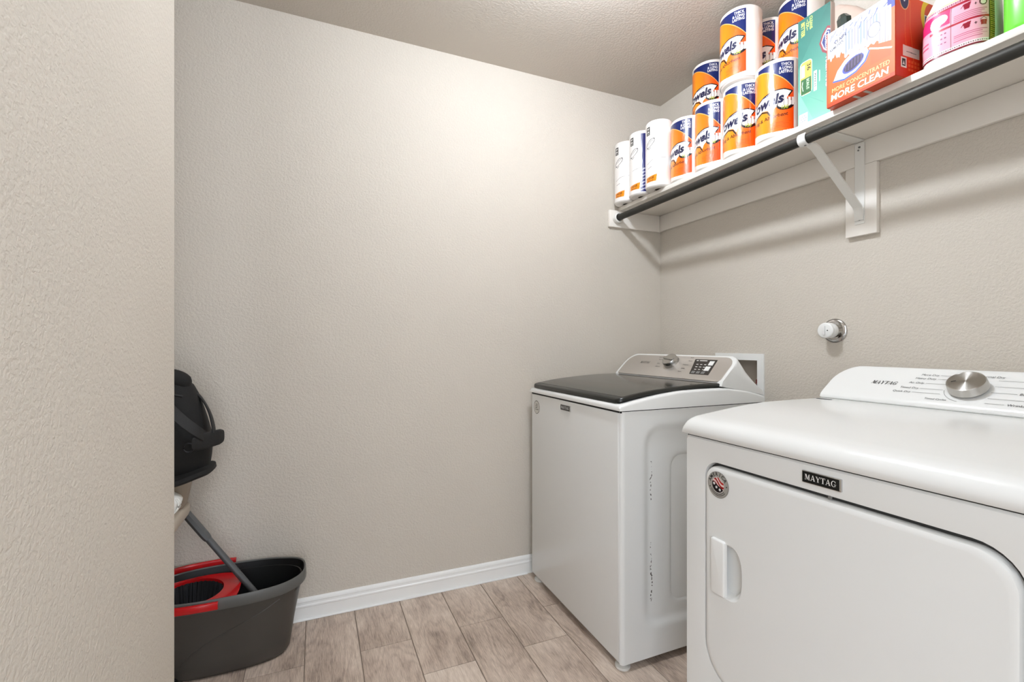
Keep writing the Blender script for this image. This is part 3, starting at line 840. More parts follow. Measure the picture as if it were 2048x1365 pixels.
# dryer top
TP = [(0.9215, 0.874), (0.9205, 0.886), (0.923, 0.897), (0.930, 0.907), (0.941, 0.914), (0.955, 0.9185), (0.985, 0.9225), (1.016, 0.926), (1.086, 0.934), (1.15, 0.940), (1.211, 0.944), (1.33, 0.9455), (1.46, 0.9455), (1.70, 0.9455)]
rings = []
for yy, ins in ((DL + 0.0045, 0.030), (DL + 0.004, 0.020), (DL + 0.002, 0.010), (DL - 0.003, 0.0045), (DL - 0.010, 0.001), (DL - 0.018, 0.0), (DR + 0.018, 0.0), (DR + 0.010, 0.001), (DR + 0.003, 0.0045), (DR - 0.002, 0.010), (DR - 0.004, 0.020), (DR - 0.0045, 0.030)):
    rings.append([(x, yy, max(0.874, z - ins * min(1, (z - 0.874) / 0.03))) for x, z in TP] + [(1.70, yy, 0.872), (0.925, yy, 0.872)])
MB().loft(rings).build('top', M_ENAMEL, dryer, angle=60)
MB().box(DF + 0.004, DB - 0.004, DR + 0.004, DL - 0.004, 0.866, 0.8735).build('seam', M_DARK, dryer, smooth=False)
EX0, EZ0, EX1, EZ1 = 1.455, 0.947, 1.580, 1.043
con = console(dryer, EX0, EZ0, EX1, EZ1, 0.977, 0.251, 1.695, 0.965, M_WPLAST, 0.060, cove=0.016)
fd = frame((EX0, 0.977, EZ0), (0, -1, 0), (EX1 - EX0, 0, EZ1 - EZ0))
UD = lambda y: 0.977 - y
sl = math.hypot(EX1 - EX0, EZ1 - EZ0)
sx, sz = (EX1 - EX0) / sl, (EZ1 - EZ0) / sl
def knob_metal():
    m = bpy.data.materials.new('spun_metal'); m.use_nodes = True
    nt, b, N, L = nodes_of(m)
    b.inputs['Base Color'].default_value = rgba((196, 193, 188)); b.inputs['Metallic'].default_value = 1.0
    b.inputs['Roughness'].default_value = 0.3; b.inputs['Anisotropic'].default_value = 0.9; b.inputs['Anisotropic Rotation'].default_value = 0.25
    t = N('ShaderNodeTangent'); t.direction_type = 'RADIAL'; t.axis = 'Z'
    L(t.outputs[0], b.inputs['Tangent'])
    return m
def knob_matrix(fr, u, v):
    p = Vector(fr(u, v, 0))
    return Matrix(((0, sx, -sz, p.x), (-1, 0, 0, p.y), (0, sz, sx, p.z), (0, 0, 0, 1)))
KM = knob_matrix(fd, UD(0.634), 0.084)
def spun(name, prof, KM_, owner, m):
    o = bpy.data.objects.new(name, MB().lathe(prof, 64).mesh(name, m)); COL.objects.link(o); o.parent = owner
    s_ = Vector((0, 0, 0)); p = owner
    while p is not None: s_ += p.location; p = p.parent
    o.matrix_local = Matrix.Translation(-s_) @ KM_
    return o
kb = spun('knob', [(0.0385, 0.006), (0.040, 0.008), (0.039, 0.024), (0.0378, 0.0285), (0.036, 0.0295), (0.0350, 0.0285), (0.018, 0.0287), (0.002, 0.0288)], KM, con, knob_metal())
MB().lathe([(0.030, 0.0), (0.031, 0.007)], 40, KM).build('knob_stem', M_DARK, con)
MB().add([tuple(KM @ Vector(p)) for p in ((-0.027, -0.007, 0.0292), (-0.018, -0.003, 0.0292), (-0.0185, -0.0005, 0.0292), (-0.0275, -0.0045, 0.0292))], [(0, 1, 2, 3)]).build('pointer', M_INK, con, smooth=False)
WO = 0.0018
mbt = MB(); lettering(mbt, fd, ('MAYTAG', 2), UD(0.859), 0.082, 0.0135, shear=0.25, w=WO, width=0.064); mbt.build('brand_lettering', M_INK, con, smooth=False)
mbt = MB(); mbl = MB()
def ruled(y0, y1, v):
    mbl.add([fd(UD(y0), v, WO), fd(UD(y1), v, WO), fd(UD(y1), v + 0.0009, WO), fd(UD(y0), v + 0.0009, WO)], [(0, 1, 2, 3)])
for s, y, v in (('More Dry', 0.712, 0.1285), ('Heavy Duty', 0.713, 0.113), ('Air Only', 0.733, 0.0935), ('Timed Dry', 0.7375, 0.0715), ('Quick Dry', 0.7495, 0.0545)):
    lettering(mbt, fd, (s, 0), UD(y), v, 0.0098, 'r', 0.15, w=WO)
    ruled(y - 0.004, 0.672 if v > 0.1 else 0.684, v + 0.0025)
lettering(mbt, fd, ('Timed Cycles', 0), UD(0.664), 0.034, 0.0085, 'r', 0.15, w=WO)
lettering(mbt, fd, ('Normal Dry', 0), UD(0.606), 0.1325, 0.0098, 'c', 0.15, w=WO)
for s, y, v in (('Towels', 0.515, 0.120), ('Delicates', 0.529, 0.097), ('Bulky Items', 0.540, 0.074), ('Sheets', 0.522, 0.052), ('Wrinkle Control', 0.551, 0.034)):
    lettering(mbt, fd, (s, 0), UD(y), v, 0.0105, 'l', 0.15, w=WO)
    ruled(0.590, y + 0.004, v + 0.0025)
for k_ in range(14):
    a0, a1 = math.radians(190 + k_ * 5), math.radians(195 + k_ * 5)
    q = [(0.634 - r * math.cos(a), 0.082 + r * math.sin(a)) for r, a in ((0.047, a0), (0.047, a1), (0.0478, a1), (0.0478, a0))]
    mbl.add([fd(UD(y), v, WO) for y, v in q], [(0, 1, 2, 3)])
mbt.build('cycle_legend', M_INK, con, smooth=False); tag(mbl.build('legend_lines', M_INKG, con, smooth=False), kind='stuff')
MB().loft([[(1.428, y, 0.9462), (1.440, y, 0.9462), (1.440, y, 0.9452), (1.428, y, 0.9452)] for y in (0.962, 0.92)]).build('lint_slot', M_DARK, dryer, smooth=False)

# ------------------------------------------------------------------ paper towel rolls
def art_orange():
    r = 0.0748; C = 2 * PI * r
    A = Art(-C / 2, C / 2, 0.006, 0.274, 0, 200, (246, 240, 234), us=np.concatenate([np.linspace(-C / 2, -0.175, 20), np.linspace(-0.175, 0.004, 230)[1:], np.linspace(0.004, C / 2, 80)[1:]]))
    U_, V_ = A.U, A.V
    panel = (U_ > -0.205) & (U_ < 0)
    arc = 0.247 - 0.083 * np.clip((U_ + 0.125) / 0.125, 0, 1) ** 1.8
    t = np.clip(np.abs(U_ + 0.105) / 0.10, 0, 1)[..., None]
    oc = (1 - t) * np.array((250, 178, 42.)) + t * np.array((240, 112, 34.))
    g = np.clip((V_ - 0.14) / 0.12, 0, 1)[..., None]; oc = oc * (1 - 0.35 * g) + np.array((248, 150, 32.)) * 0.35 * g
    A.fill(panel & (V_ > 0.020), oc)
    A.fill(panel & (V_ > arc), (252, 214, 150)); A.fill(panel & (V_ > arc + 0.0025), (24, 62, 128))
    A.fill(panel & (V_ > 0.2625), (246, 240, 234))
    A.fill(panel & (V_ > 0.250) & (U_ < -0.125), (246, 240, 234))
    A.fill(panel & (V_ < 0.026 + 0.006 * np.sin(U_ * 30)), (246, 240, 234))
    # white sail behind the word
    D = -0.011
    sh = lambda P: [(a, b + D) for a, b in P]
    sail = sh([(-0.168, 0.106), (-0.150, 0.132), (-0.125, 0.153), (-0.095, 0.168), (-0.062, 0.1765), (-0.030, 0.176), (-0.006, 0.168), (-0.018, 0.152), (-0.032, 0.138), (-0.050, 0.124), (-0.066, 0.110), (-0.072, 0.096), (-0.085, 0.114), (-0.105, 0.118), (-0.130, 0.108), (-0.150, 0.092)])
    A.poly(sail, (248, 244, 240)); A.line(sail[:8], 0.0045, (46, 38, 36))
    A.line(sh([(-0.152, 0.088), (-0.130, 0.105), (-0.105, 0.114), (-0.085, 0.108), (-0.074, 0.091)]), 0.0055, (56, 50, 40))
    A.poly(sh([(-0.170, 0.098), (-0.150, 0.108), (-0.130, 0.112), (-0.150, 0.094), (-0.168, 0.078)]), (92, 140, 70))
    A.ell(-0.027, 0.122 + D, 0.029, 0.0185, (46, 34, 40), rot=0.15); A.ell(-0.029, 0.126 + D, 0.023, 0.0135, (240, 232, 226), rot=0.15)
    for q in (-0.033, -0.020, -0.008): A.rect(q, q + 0.009, 0.120 + D, 0.146 + D, (247, 242, 236)); A.line([(q, 0.120 + D), (q, 0.144 + D)], 0.0014, (130, 120, 120))
    A.text(('Towels', 3), -0.166, 0.1165 + D, 0.047, (30, 38, 96), shear=0.28, rot=0.12, width=0.132)
    A.line(sh([(-0.105, 0.163), (-0.062, 0.169)]), 0.003, (110, 112, 150))
    A.text(('150', 1), -0.030, 0.108 + D, 0.016, (190, 200, 70), 'c', shear=0.1)
    A.text(('Strong & Absorbent', 1), -0.165, 0.075 + D, 0.0175, (74, 40, 26), shear=0.15, rot=0.06, width=0.145)
    for q in range(4): A.line([(-0.075, 0.032 + q * 0.006), (-0.012, 0.034 + q * 0.006)], 0.002, (214, 104, 40), 0.6)
    for i, (s, v) in enumerate((('THICK', 0.2475), ('& LONG', 0.2345), ('LASTING', 0.2215))):
        A.text((s, 1), -0.006, v, 0.0140, (246, 244, 244), 'r', width=0.042 if len(s) > 5 else 0.036)
    # other side of the wrap
    A.rect(0.085, 0.103, 0.222, 0.252, (44, 42, 42)); A.poly([(0.089, 0.244), (0.099, 0.244), (0.094, 0.232)], (238, 234, 230))
    A.line([(0.089, 0.168), (0.098, 0.15), (0.09, 0.142), (0.1, 0.135)], 0.002, (70, 66, 66)); A.line([(0.09, 0.10), (0.092, 0.06)], 0.002, (90, 86, 86))
    A.rect(-0.225, -0.214, 0.196, 0.218, (52, 48, 48)); A.rect(-0.2235, -0.2165, 0.205, 0.211, (235, 230, 226))
    for q in range(8): A.line([(0.125, 0.06 + q * 0.018), (0.19, 0.06 + q * 0.018)], 0.0018, (150, 146, 150), 0.7)
    return A, r
def art_white(stripe):
    r = 0.0606; C = 2 * PI * r
    A = Art(-C / 2, C / 2, 0.006, 0.306, 240, 200, (244, 241, 238))
    A.rect(-0.066, -0.043, 0.246, 0.284, (40, 40, 40))
    A.poly([(-0.062, 0.279), (-0.0545, 0.268), (-0.047, 0.279)], (236, 234, 232)); A.poly([(-0.062, 0.257), (-0.0545, 0.268), (-0.047, 0.257)], (236, 234, 232)); A.rect(-0.060, -0.049, 0.2495, 0.253, (220, 218, 216))
    pts = [(-0.043 + 0.024 * math.cos(a), 0.206 + 0.015 * math.sin(a) + 0.012 * math.cos(a)) for a in np.linspace(0, 2 * PI, 40)]
    A.line(pts, 0.0022, (58, 58, 64))
    for q in range(7): A.line([(-0.066 + q * 0.007, 0.194 + q * 0.004), (-0.062 + q * 0.007, 0.208 + q * 0.003)], 0.0016, (58, 58, 66))
    A.line([(-0.068, 0.182), (-0.058, 0.190), (-0.050, 0.178), (-0.040, 0.186)], 0.002, (60, 60, 66))
    A.poly([(-0.066, 0.026), (-0.012, 0.026), (-0.008, 0.058), (-0.066, 0.048)], (246, 172, 40))
    A.text(('LARGE', 1), -0.058, 0.038, 0.014, (56, 40, 20), shear=0.1, rot=0.06, width=0.036); A.text(('ROLLS', 1), -0.056, 0.028, 0.010, (90, 66, 30), rot=0.04, width=0.03)
    if stripe:
        A.rect(-0.006, 0.024, 0.012, 0.294, (30, 44, 128))
        for q in range(7): A.line([(-0.004, 0.020 + q * 0.016), (0.020, 0.030 + q * 0.016)], 0.003, (226, 226, 236))
        A.line([(-0.05, 0.12), (-0.01, 0.128), (0.012, 0.126)], 0.0015, (170, 168, 168))
    else:
        A.line([(-0.06, 0.112), (-0.03, 0.126), (0.0, 0.13), (0.03, 0.13)], 0.0016, (176, 172, 170)); A.line([(-0.055, 0.09), (-0.035, 0.096)], 0.0018, (120, 116, 114))
    return A, r
def roll_meshes(A, r, h):
    wob = lambda a, v: 1.0 + 0.004 * math.sin(3 * a + 9 * v) + 0.003 * math.sin(5 * a - 22 * v + 1)
    e = 0.010
    body = MB().lathe([(0.019, 0.03), (0.019, 0.0015), (r * 0.55, 0.0), (r - e, 0.0), (r - 0.003, 0.003), (r - 0.0008, e), (r - 0.0008, h - e), (r - 0.003, h - 0.003), (r - e, h), (r * 0.55, h), (0.019, h - 0.0015), (0.019, h - 0.03)], 56, None, False, False).mesh('paper_body', M_PAPER, angle=60)
    core = MB().lathe([(0.0188, 0.004), (0.0188, h - 0.004)], 28).mesh('core', M_CARD)
    def fn(u, v):
        a = u / r; k = wob(a, v) * (r + 0.0006)
        edge = max(0, 0.010 - v, v - (h - 0.010)); k -= edge * edge * 60
        return (k * math.cos(a), k * math.sin(a), v)
    wrap = A.mesh('printed_wrap', M_FILM, fn)
    return body, core, wrap
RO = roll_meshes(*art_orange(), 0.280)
RW = roll_meshes(*art_white(False), 0.312)
RWS = roll_meshes(*art_white(True), 0.312)
def roll(meshes, x, y, z, delta, label, group):
    rot = math.atan2(-y, -x) + math.radians(delta or 0)
    t = thing('paper_towel_roll', label, 'paper towel', (x, y, z), group)
    link('paper_body', meshes[0], t); link('core', meshes[1], t)
    me = meshes[2]
    if delta is not None:
        me = me.copy(); me.transform(Matrix.Rotation(rot, 4, 'Z'))      # the print turned to the side it shows
    link('printed_wrap', me, t)
    return t
GW, GO = 'white wrapped paper towel rolls', 'orange wrapped paper towel rolls'
T2 = SZ1 + 0.2815
roll(RW, 1.490, 2.000, SZ1, 0, 'white wrapped paper towel roll at the shelf end in the room corner', GW)
roll(RWS, 1.490, 1.875, SZ1, 0, 'white paper towel roll with a dark blue stripe, between two plain ones', GW)
roll(RW, 1.490, 1.751, SZ1, 0, 'white wrapped paper towel roll right beside the first orange roll', GW)
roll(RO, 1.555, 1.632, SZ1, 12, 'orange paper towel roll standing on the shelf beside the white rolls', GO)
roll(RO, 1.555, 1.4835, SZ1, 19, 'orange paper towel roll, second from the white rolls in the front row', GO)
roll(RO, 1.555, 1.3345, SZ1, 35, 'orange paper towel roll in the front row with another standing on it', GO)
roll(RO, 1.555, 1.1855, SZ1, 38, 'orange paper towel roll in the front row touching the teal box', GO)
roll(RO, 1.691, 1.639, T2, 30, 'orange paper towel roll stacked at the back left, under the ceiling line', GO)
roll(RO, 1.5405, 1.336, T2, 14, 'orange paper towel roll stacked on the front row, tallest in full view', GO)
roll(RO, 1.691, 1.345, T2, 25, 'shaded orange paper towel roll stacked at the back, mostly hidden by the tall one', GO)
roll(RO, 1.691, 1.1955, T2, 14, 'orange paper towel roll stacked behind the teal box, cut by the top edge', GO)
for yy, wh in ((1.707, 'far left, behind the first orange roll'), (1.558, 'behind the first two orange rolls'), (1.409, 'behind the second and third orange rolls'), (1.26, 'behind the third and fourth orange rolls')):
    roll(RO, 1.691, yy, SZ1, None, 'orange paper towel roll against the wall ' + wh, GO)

# ------------------------------------------------------------------ boxes and jugs on the shelf
def carton(name, label, loc, rotz, w, d, h, front, side, m_rest):
    """local frame: front face at x=0 facing -x, u=-y to the right; depth towards +x"""
    t = thing(name, label, 'box', loc, None, rotz)
    MB().rbox(0.0006, d, -w, 0, 0, h, 0.002, 2).build('carton', m_rest, t, world=False)
    link('front_print', front.mesh('front_print', M_PRINT, lambda u, v: (-0.0001, -u, v)), t)
    if side: link('side_print', side.mesh('side_print', M_PRINT, lambda u, v: (u, -w - 0.0005, v)), t)
    return t

# teal toilet wand carton, lying on its side so the print runs sideways
W_, H_ = 0.108, 0.352
A = Art(0.001, W_ - 0.001, 0.001, H_ - 0.001, 150, 330, (70, 150, 138))
g = np.clip(A.V / H_, 0, 1)[..., None]
A.c = (1 - g) * np.array((166, 216, 198.)) + g * np.array((44, 122, 112.)); A.fill((A.U * 2.2 + A.V) < 0.12, (178, 222, 204), 0.5)
A.fill((A.V - 0.27 > (A.U - 0.05) * 1.6) & (A.U < 0.108), (58, 136, 126), 0.5)
R90 = -PI / 2
A.text(('CLEANS', 1), 0.041, 0.345, 0.013, (214, 226, 130), 'l', rot=R90, width=0.042); A.text(('~2X~', 1), 0.029, 0.341, 0.014, (214, 226, 130), 'l', rot=R90, width=0.036); A.text(('BETTER', 1), 0.012, 0.339, 0.017, (222, 230, 120), 'l', rot=R90, width=0.048)
dia = [(0.098, 0.280), (0.082, 0.262), (0.072, 0.236), (0.082, 0.205), (0.099, 0.190), (0.107, 0.200), (0.107, 0.275)]
A.poly(dia, (158, 62, 78)); A.poly([(0.098, 0.272), (0.086, 0.257), (0.078, 0.236), (0.086, 0.212), (0.099, 0.198), (0.107, 0.206), (0.107, 0.266)], (226, 220, 226)); A.poly([(0.098, 0.268), (0.088, 0.255), (0.081, 0.236), (0.088, 0.215), (0.099, 0.202), (0.107, 0.210), (0.107, 0.262)], (40, 66, 140))
A.text(('CLOROX', 1), 0.091, 0.262, 0.0175, (238, 238, 240), 'l', rot=R90, width=0.055); A.text(('TOILETWAND', 1), 0.093, 0.186, 0.019, (232, 240, 238), 'l', rot=R90, width=0.098)
tagp = rrect(0.010, 0.047, 0.098, 0.205, 0.010, 5)
A.poly(rrect(0.008, 0.049, 0.096, 0.207, 0.011, 5), (226, 238, 226)); A.poly(tagp, (232, 212, 110)); A.rect(0.0115, 0.046, 0.099, 0.150, (66, 128, 78)); A.rect(0.012, 0.024, 0.155, 0.196, (238, 226, 210))
A.text(('36', 1), 0.032, 0.196, 0.018, (40, 40, 36), 'l', rot=R90, width=0.024); A.text(('BONUS', 1), 0.030, 0.146, 0.013, (206, 228, 200), 'l', rot=R90, width=0.034); A.line([(0.017, 0.142), (0.015, 0.128), (0.018, 0.112)], 0.002, (230, 240, 230))
A.rect(0.0535, 0.064, 0.094, 0.158, (232, 238, 234)); A.text(('REFILLS', 1), 0.056, 0.150, 0.009, (50, 96, 92), 'l', rot=R90, width=0.045)
A.line([(0.073, 0.152), (0.073, 0.118)], 0.003, (196, 224, 216)); A.rect(0.004, 0.034, 0.002, 0.036, (232, 236, 238))
for q in range(3): A.line([(0.009, 0.010 + q * 0.008), (0.030, 0.013 + q * 0.008)], 0.0016, (150, 160, 190))
A.line([(0.02, 0.10), (0.085, 0.045)], 0.0015, (130, 190, 172))
carton('wand_refill_box', 'teal toilet wand refill box with sideways print between rolls and orange box', (1.4905, 1.0655, SZ1 + 0.0005), 0, W_, 0.022, H_, A, None, M_CARDW)  # white card sides toned grey-pink for shade and orange bounce

# orange detergent carton
W_, H_, D_ = 0.192, 0.2285, 0.235
A = Art(0.001, W_ - 0.001, 0.001, H_ - 0.001, 300, 340, (240, 122, 42))
U_, V_ = A.U, A.V
A.c = np.array((242, 130, 46.)) * np.ones_like(A.c); A.fill(U_ < 0.006, (232, 112, 36)); A.fill(V_ < 0.012, (226, 100, 32))
jag = 0.146 + 0.006 * np.sin(U_ * 300) + 0.003 * np.sin(U_ * 710 + 1) - 0.16 * np.clip(U_ - 0.02, 0, 0.05) * (U_ < 0.075)
spl = (V_ > jag) & (U_ > 0.004) & (U_ < 0.182)
A.fill(spl, (226, 226, 236))
A.fill((U_ > 0.055) & (U_ < 0.182) & (V_ > 0.128 + (U_ - 0.055) * -0.10 + 0.003 * np.sin(U_ * 400)), (222, 224, 236))
for q in range(26):
    a_, b_ = 0.012 + 0.0066 * q, 0.200 + 0.012 * math.sin(q * 2.3)
    A.line([(a_, b_), (a_ + 0.006 + 0.005 * math.sin(q * 1.7), b_ + 0.010 + 0.006 * math.cos(q))], 0.0022 + 0.001 * math.sin(q * 3.1), (70, 84, 176), 0.8)
A.fill((V_ > 0.19) & (U_ > 0.172), (66, 80, 168))
for q in np.arange(0.060, 0.180, 0.0085):
    sh = 0.5 + 0.5 * math.sin(q * 900)
    A.fill((np.abs(U_ - q) < 0.0022) & (V_ > 0.10) & (V_ < 0.20) & spl, (150 + 20 * sh, 164, 212), 0.85)
A.poly([(0.150, 0.09), (0.182, 0.075), (0.182, 0.20), (0.150, 0.205)], (250, 236, 226), 0.85)
for q in (0.153, 0.160, 0.167, 0.174): A.line([(q, 0.10), (q, 0.196)], 0.0018, (150, 146, 160), 0.8)
A.fill((U_ > 0.128) & (U_ < 0.182) & (V_ < 0.118 - 0.3 * (U_ - 0.128)) & (V_ > 0.062), (240, 124, 44))
A.line([(0.126, 0.112), (0.150, 0.098), (0.182, 0.082)], 0.0045, (250, 226, 200))
cap = [(0.022, 0.072), (0.034, 0.098), (0.055, 0.118), (0.075, 0.128), (0.118, 0.122), (0.124, 0.104), (0.112, 0.082), (0.088, 0.068), (0.055, 0.063)]
A.poly(cap, (240, 244, 250)); A.line([(0.022, 0.071), (0.055, 0.062), (0.088, 0.067), (0.114, 0.083), (0.125, 0.106)], 0.005, (96, 130, 190))
A.ell(0.080, 0.095, 0.032, 0.019, (104, 112, 190), rot=0.32); A.ell(0.081, 0.096, 0.028, 0.015, (74, 52, 92), rot=0.32)
for q in np.arange(0.058, 0.106, 0.009): A.line([(q, 0.082 + (q - 0.058) * 0.25), (q + 0.001, 0.104 + (q - 0.058) * 0.2)], 0.003, (116, 96, 138))
A.ell(0.138, 0.158, 0.017, 0.021, (150, 150, 162)); A.ell(0.138, 0.158, 0.0145, 0.0185, (248, 247, 248))
A.text(('STAIN', 1), 0.026, 0.182, 0.014, (56, 58, 74), rot=0.28, width=0.036); A.text(('REMOVER', 1), 0.013, 0.166, 0.012, (66, 68, 82), rot=0.28, width=0.042)
A.text(('MORE CONCENTRATED', 0), 0.018, 0.040, 0.0175, (252, 226, 170), width=0.160); A.text(('MORE CLEAN', 1), 0.014, 0.0155, 0.026, (252, 246, 236), shear=0.08, width=0.160)
A.line([(0.06, 0.010), (0.178, 0.010)], 0.0012, (248, 196, 140), 0.7)
S = Art(0.001, D_ - 0.002, 0.001, H_ - 0.001, 260, 250, (226, 84, 28))
g = np.clip(S.V / H_, 0, 1)[..., None]; S.c = (1 - g) * np.array((226, 74, 18.)) + g * np.array((232, 104, 40.))
S.ell(0.036, 0.216, 0.020, 0.030, (238, 190, 150)); S.ell(0.036, 0.216, 0.0175, 0.027, (50, 50, 116))
for q in range(5): S.ell(0.030 + 0.003 * q, 0.222 - 0.005 * (q % 3) + 0.006 * (q % 2), 0.003, 0.0036, (232, 232, 240))
S.line([(0.040, 0.188), (0.039, 0.13), (0.046, 0.06)], 0.0016, (240, 150, 90)); S.line([(0.060, 0.215), (0.060, 0.15), (0.075, 0.05)], 0.0016, (240, 150, 90))
S.ell(0.150, 0.190, 0.044, 0.056, (238, 214, 46)); S.ell(0.152, 0.190, 0.031, 0.040, (222, 106, 46)); S.rect(0.121, 0.182, 0.166, 0.192, (226, 226, 226)); S.rect(0.124, 0.182, 0.169, 0.189, (52, 76, 128))
S.poly([(0.030, 0.060), (0.100, 0.060), (0.100, 0.088), (0.030, 0.090)], (238, 224, 214)); S.line([(0.045, 0.074), (0.085, 0.073)], 0.002, (150, 140, 134))
S.rect(0.022, 0.045, 0.028, 0.056, (242, 236, 228)); S.rect(0.026, 0.041, 0.032, 0.052, (40, 36, 36)); S.poly([(0.029, 0.036), (0.034, 0.048), (0.038, 0.036)], (235, 230, 226))
for q in range(3):
    for s0 in range(4): S.rect(0.052 + s0 * 0.013, 0.061 + s0 * 0.013, 0.022 + q * 0.011, 0.029 + q * 0.011, (238, 130, 84))
rotb = math.atan2(1.445 - 1.456, -(0.757 - 0.949))    # direction of the front face
rotb = -math.atan2(0.011, 0.192)
tb = carton('detergent_box', 'orange detergent box reading MORE CLEAN, jutting over the shelf edge', (1.4565, 0.9485, SZ1 + 0.0005), rotb, W_, D_, H_, A, S, M_ORANGE)
MB().loft([[(x, y, z) for x, z in ((0.10, H_), (0.1025, H_), (0.108, H_ + 0.034), (0.1055, H_ + 0.034))] for y in (-0.165, -0.070)]).build('top_flap', mat('flap_card', (170, 58, 30), 0.6), tb, world=False, smooth=False)
for q in (0.075, 0.105):
    MB().box(0.004, 0.060, -q - 0.009, -q, -0.0003, 0.0002).build('glue_tab', M_CARDW, tb, world=False, smooth=False)

# frosted pouch behind the boxes with a dark green thing beside it
def blob(levels, n=40, p=2.4, cx=0.0, cy=0.0):
    rings = []
    for z, a, b, ox, oy in levels:
        ring = []
        for k in range(n):
            t = 2 * PI * k / n
            ring.append((cx + ox + a * math.copysign(abs(math.cos(t)) ** (2 / p), math.cos(t)), cy + oy + b * math.copysign(abs(math.sin(t)) ** (2 / p), math.sin(t)), z))
        rings.append(ring)
    return rings
m_pouch = mat('frosted_pouch', (214, 192, 178), 0.35, bump=(40, 0.4, 0.006))
pouch = MB().loft(blob([(0, 0.030, 0.075, 0, 0), (0.01, 0.036, 0.085, 0, 0), (0.12, 0.037, 0.090, 0, 0), (0.25, 0.036, 0.088, 0, 0.003), (0.34, 0.032, 0.080, 0, 0.004), (0.38, 0.028, 0.068, 0, 0.014), (0.41, 0.023, 0.055, 0, 0.026), (0.44, 0.016, 0.042, 0, 0.040), (0.465, 0.010, 0.026, 0, 0.054), (0.485, 0.003, 0.010, 0, 0.066)])).build('plastic_pouch', m_pouch)
pouch.location = (1.722, 1.018, SZ1)
tag(pouch, 'frosted pinkish plastic pouch against the wall behind the orange box', 'pouch')
gb = thing('green_bottle', 'dark green faceted bottle top showing above the orange box', 'bottle', (1.640, 1.006, SZ1))
MB().loft(blob([(0, 0.020, 0.022, 0, 0), (0.22, 0.021, 0.023, 0, 0), (0.30, 0.020, 0.022, 0, 0), (0.335, 0.017, 0.019, 0, 0.001)], 8, 2)).build('bottle_body', mat('mauve_plastic', (120, 104, 104), 0.3, coat=0.4), gb, world=False, angle=20)
MB().loft(blob([(0.336, 0.019, 0.021, 0, 0.001), (0.366, 0.020, 0.022, 0, 0.003), (0.384, 0.010, 0.012, 0, 0.008)], 8, 2)).build('bottle_cap', mat('green_plastic', (44, 58, 52), 0.2, coat=0.4), gb, world=False, angle=20)

# white softener jug with pink label
jug = thing('softener_jug', 'white plastic jug with pink printed instructions label on the shelf', 'jug', (1.578, 0.672, SZ1 + 0.0003), rotz=math.radians(8))
lv = [(0, 0.072, 0.060, 0, 0), (0.004, 0.079, 0.067, 0, 0), (0.012, 0.082, 0.070, 0, 0), (0.06, 0.083, 0.071, 0, 0), (0.118, 0.082, 0.070, 0, 0), (0.150, 0.080, 0.066, 0, -0.003), (0.185, 0.074, 0.056, 0, -0.010), (0.215, 0.062, 0.044, 0, -0.016), (0.245, 0.040, 0.030, 0, -0.022), (0.262, 0.026, 0.026, 0, -0.024), (0.285, 0.025, 0.025, 0, -0.024)]
MB().loft(blob(lv, 64, 3.2)).build('jug_body', M_JUG, jug, world=False, angle=50)
MB().lathe([(0.029, 0.283), (0.030, 0.286), (0.030, 0.322), (0.027, 0.326)], 32, Matrix.Translation((0, -0.024, 0))).build('cap', mat('pink_cap', (214, 74, 130), 0.35), jug, world=False)
L0, L1 = 0.018, 0.152
A = Art(-0.150, 0.092, L0, L1, 260, 150, (246, 200, 214))
U_, V_ = A.U, A.V
v01 = (V_ - L0) / (L1 - L0)
A.fill(v01 > 0.93, (246, 224, 190)); A.fill((v01 > 0.965), (246, 244, 240)); A.fill((v01 < 0.03), (150, 50, 70)); A.fill((v01 > 0.035) & (v01 < 0.09), (248, 240, 240))
A.fill((np.abs(v01 - 0.06) < 0.012) & (np.sin(U_ * 1500) > -0.2), (140, 90, 104))
A.fill((np.abs(v01 - 0.905) < 0.012) & (np.sin(U_ * 1500) > -0.2), (150, 70, 92))
A.fill((v01 > 0.83) & (v01 < 0.875) & (U_ > -0.030), (190, 44, 84)); A.fill((v01 > 0.475) & (v01 < 0.515) & (U_ > -0.045), (196, 48, 78))
A.fill((U_ > -0.082) & (U_ < -0.003) & (v01 > 0.56) & (v01 < 0.845), (236, 84, 148)); A.ell(-0.022, L0 + 0.70 * (L1 - L0), 0.014, 0.012, (250, 238, 242)); A.ell(-0.032, L0 + 0.66 * (L1 - L0), 0.012, 0.016, (250, 240, 242))
A.line([(-0.002, L0 + 0.09 * 0.134), (-0.002, L0 + 0.83 * 0.134)], 0.0012, (150, 60, 84))
for (bu, bv) in ((0.020, 0.70), (0.020, 0.335)):
    vv = L0 + bv * 0.134
    A.poly([(bu, vv + 0.014), (bu + 0.015, vv + 0.016), (bu + 0.012, vv), (bu + 0.003, vv)], (176, 40, 80)); A.line([(bu + 0.001, vv + 0.012), (bu - 0.003, vv + 0.006)], 0.0016, (176, 40, 80))
    A.text(('+', 1), bu + 0.023, vv + 0.003, 0.012, (110, 50, 64), 'c')
    if bv > 0.5:
        A.ell(bu + 0.038, vv + 0.009, 0.0085, 0.0095, (130, 76, 84)); A.ell(bu + 0.038, vv + 0.008, 0.0058, 0.0062, (246, 232, 226))
    else:
        A.poly([(bu + 0.031, vv + 0.012), (bu + 0.046, vv + 0.012), (bu + 0.044, vv - 0.001), (bu + 0.033, vv - 0.001)], (190, 40, 76)); A.line([(bu + 0.031, vv + 0.013), (bu + 0.0385, vv + 0.018), (bu + 0.046, vv + 0.013)], 0.0014, (120, 60, 70))
for q in range(5): A.line([(0.004, L0 + (0.645 - q * 0.034) * 0.134), (0.066 - 0.006 * (q % 3), L0 + (0.645 - q * 0.034) * 0.134)], 0.0014, (206, 120, 144), 0.8)
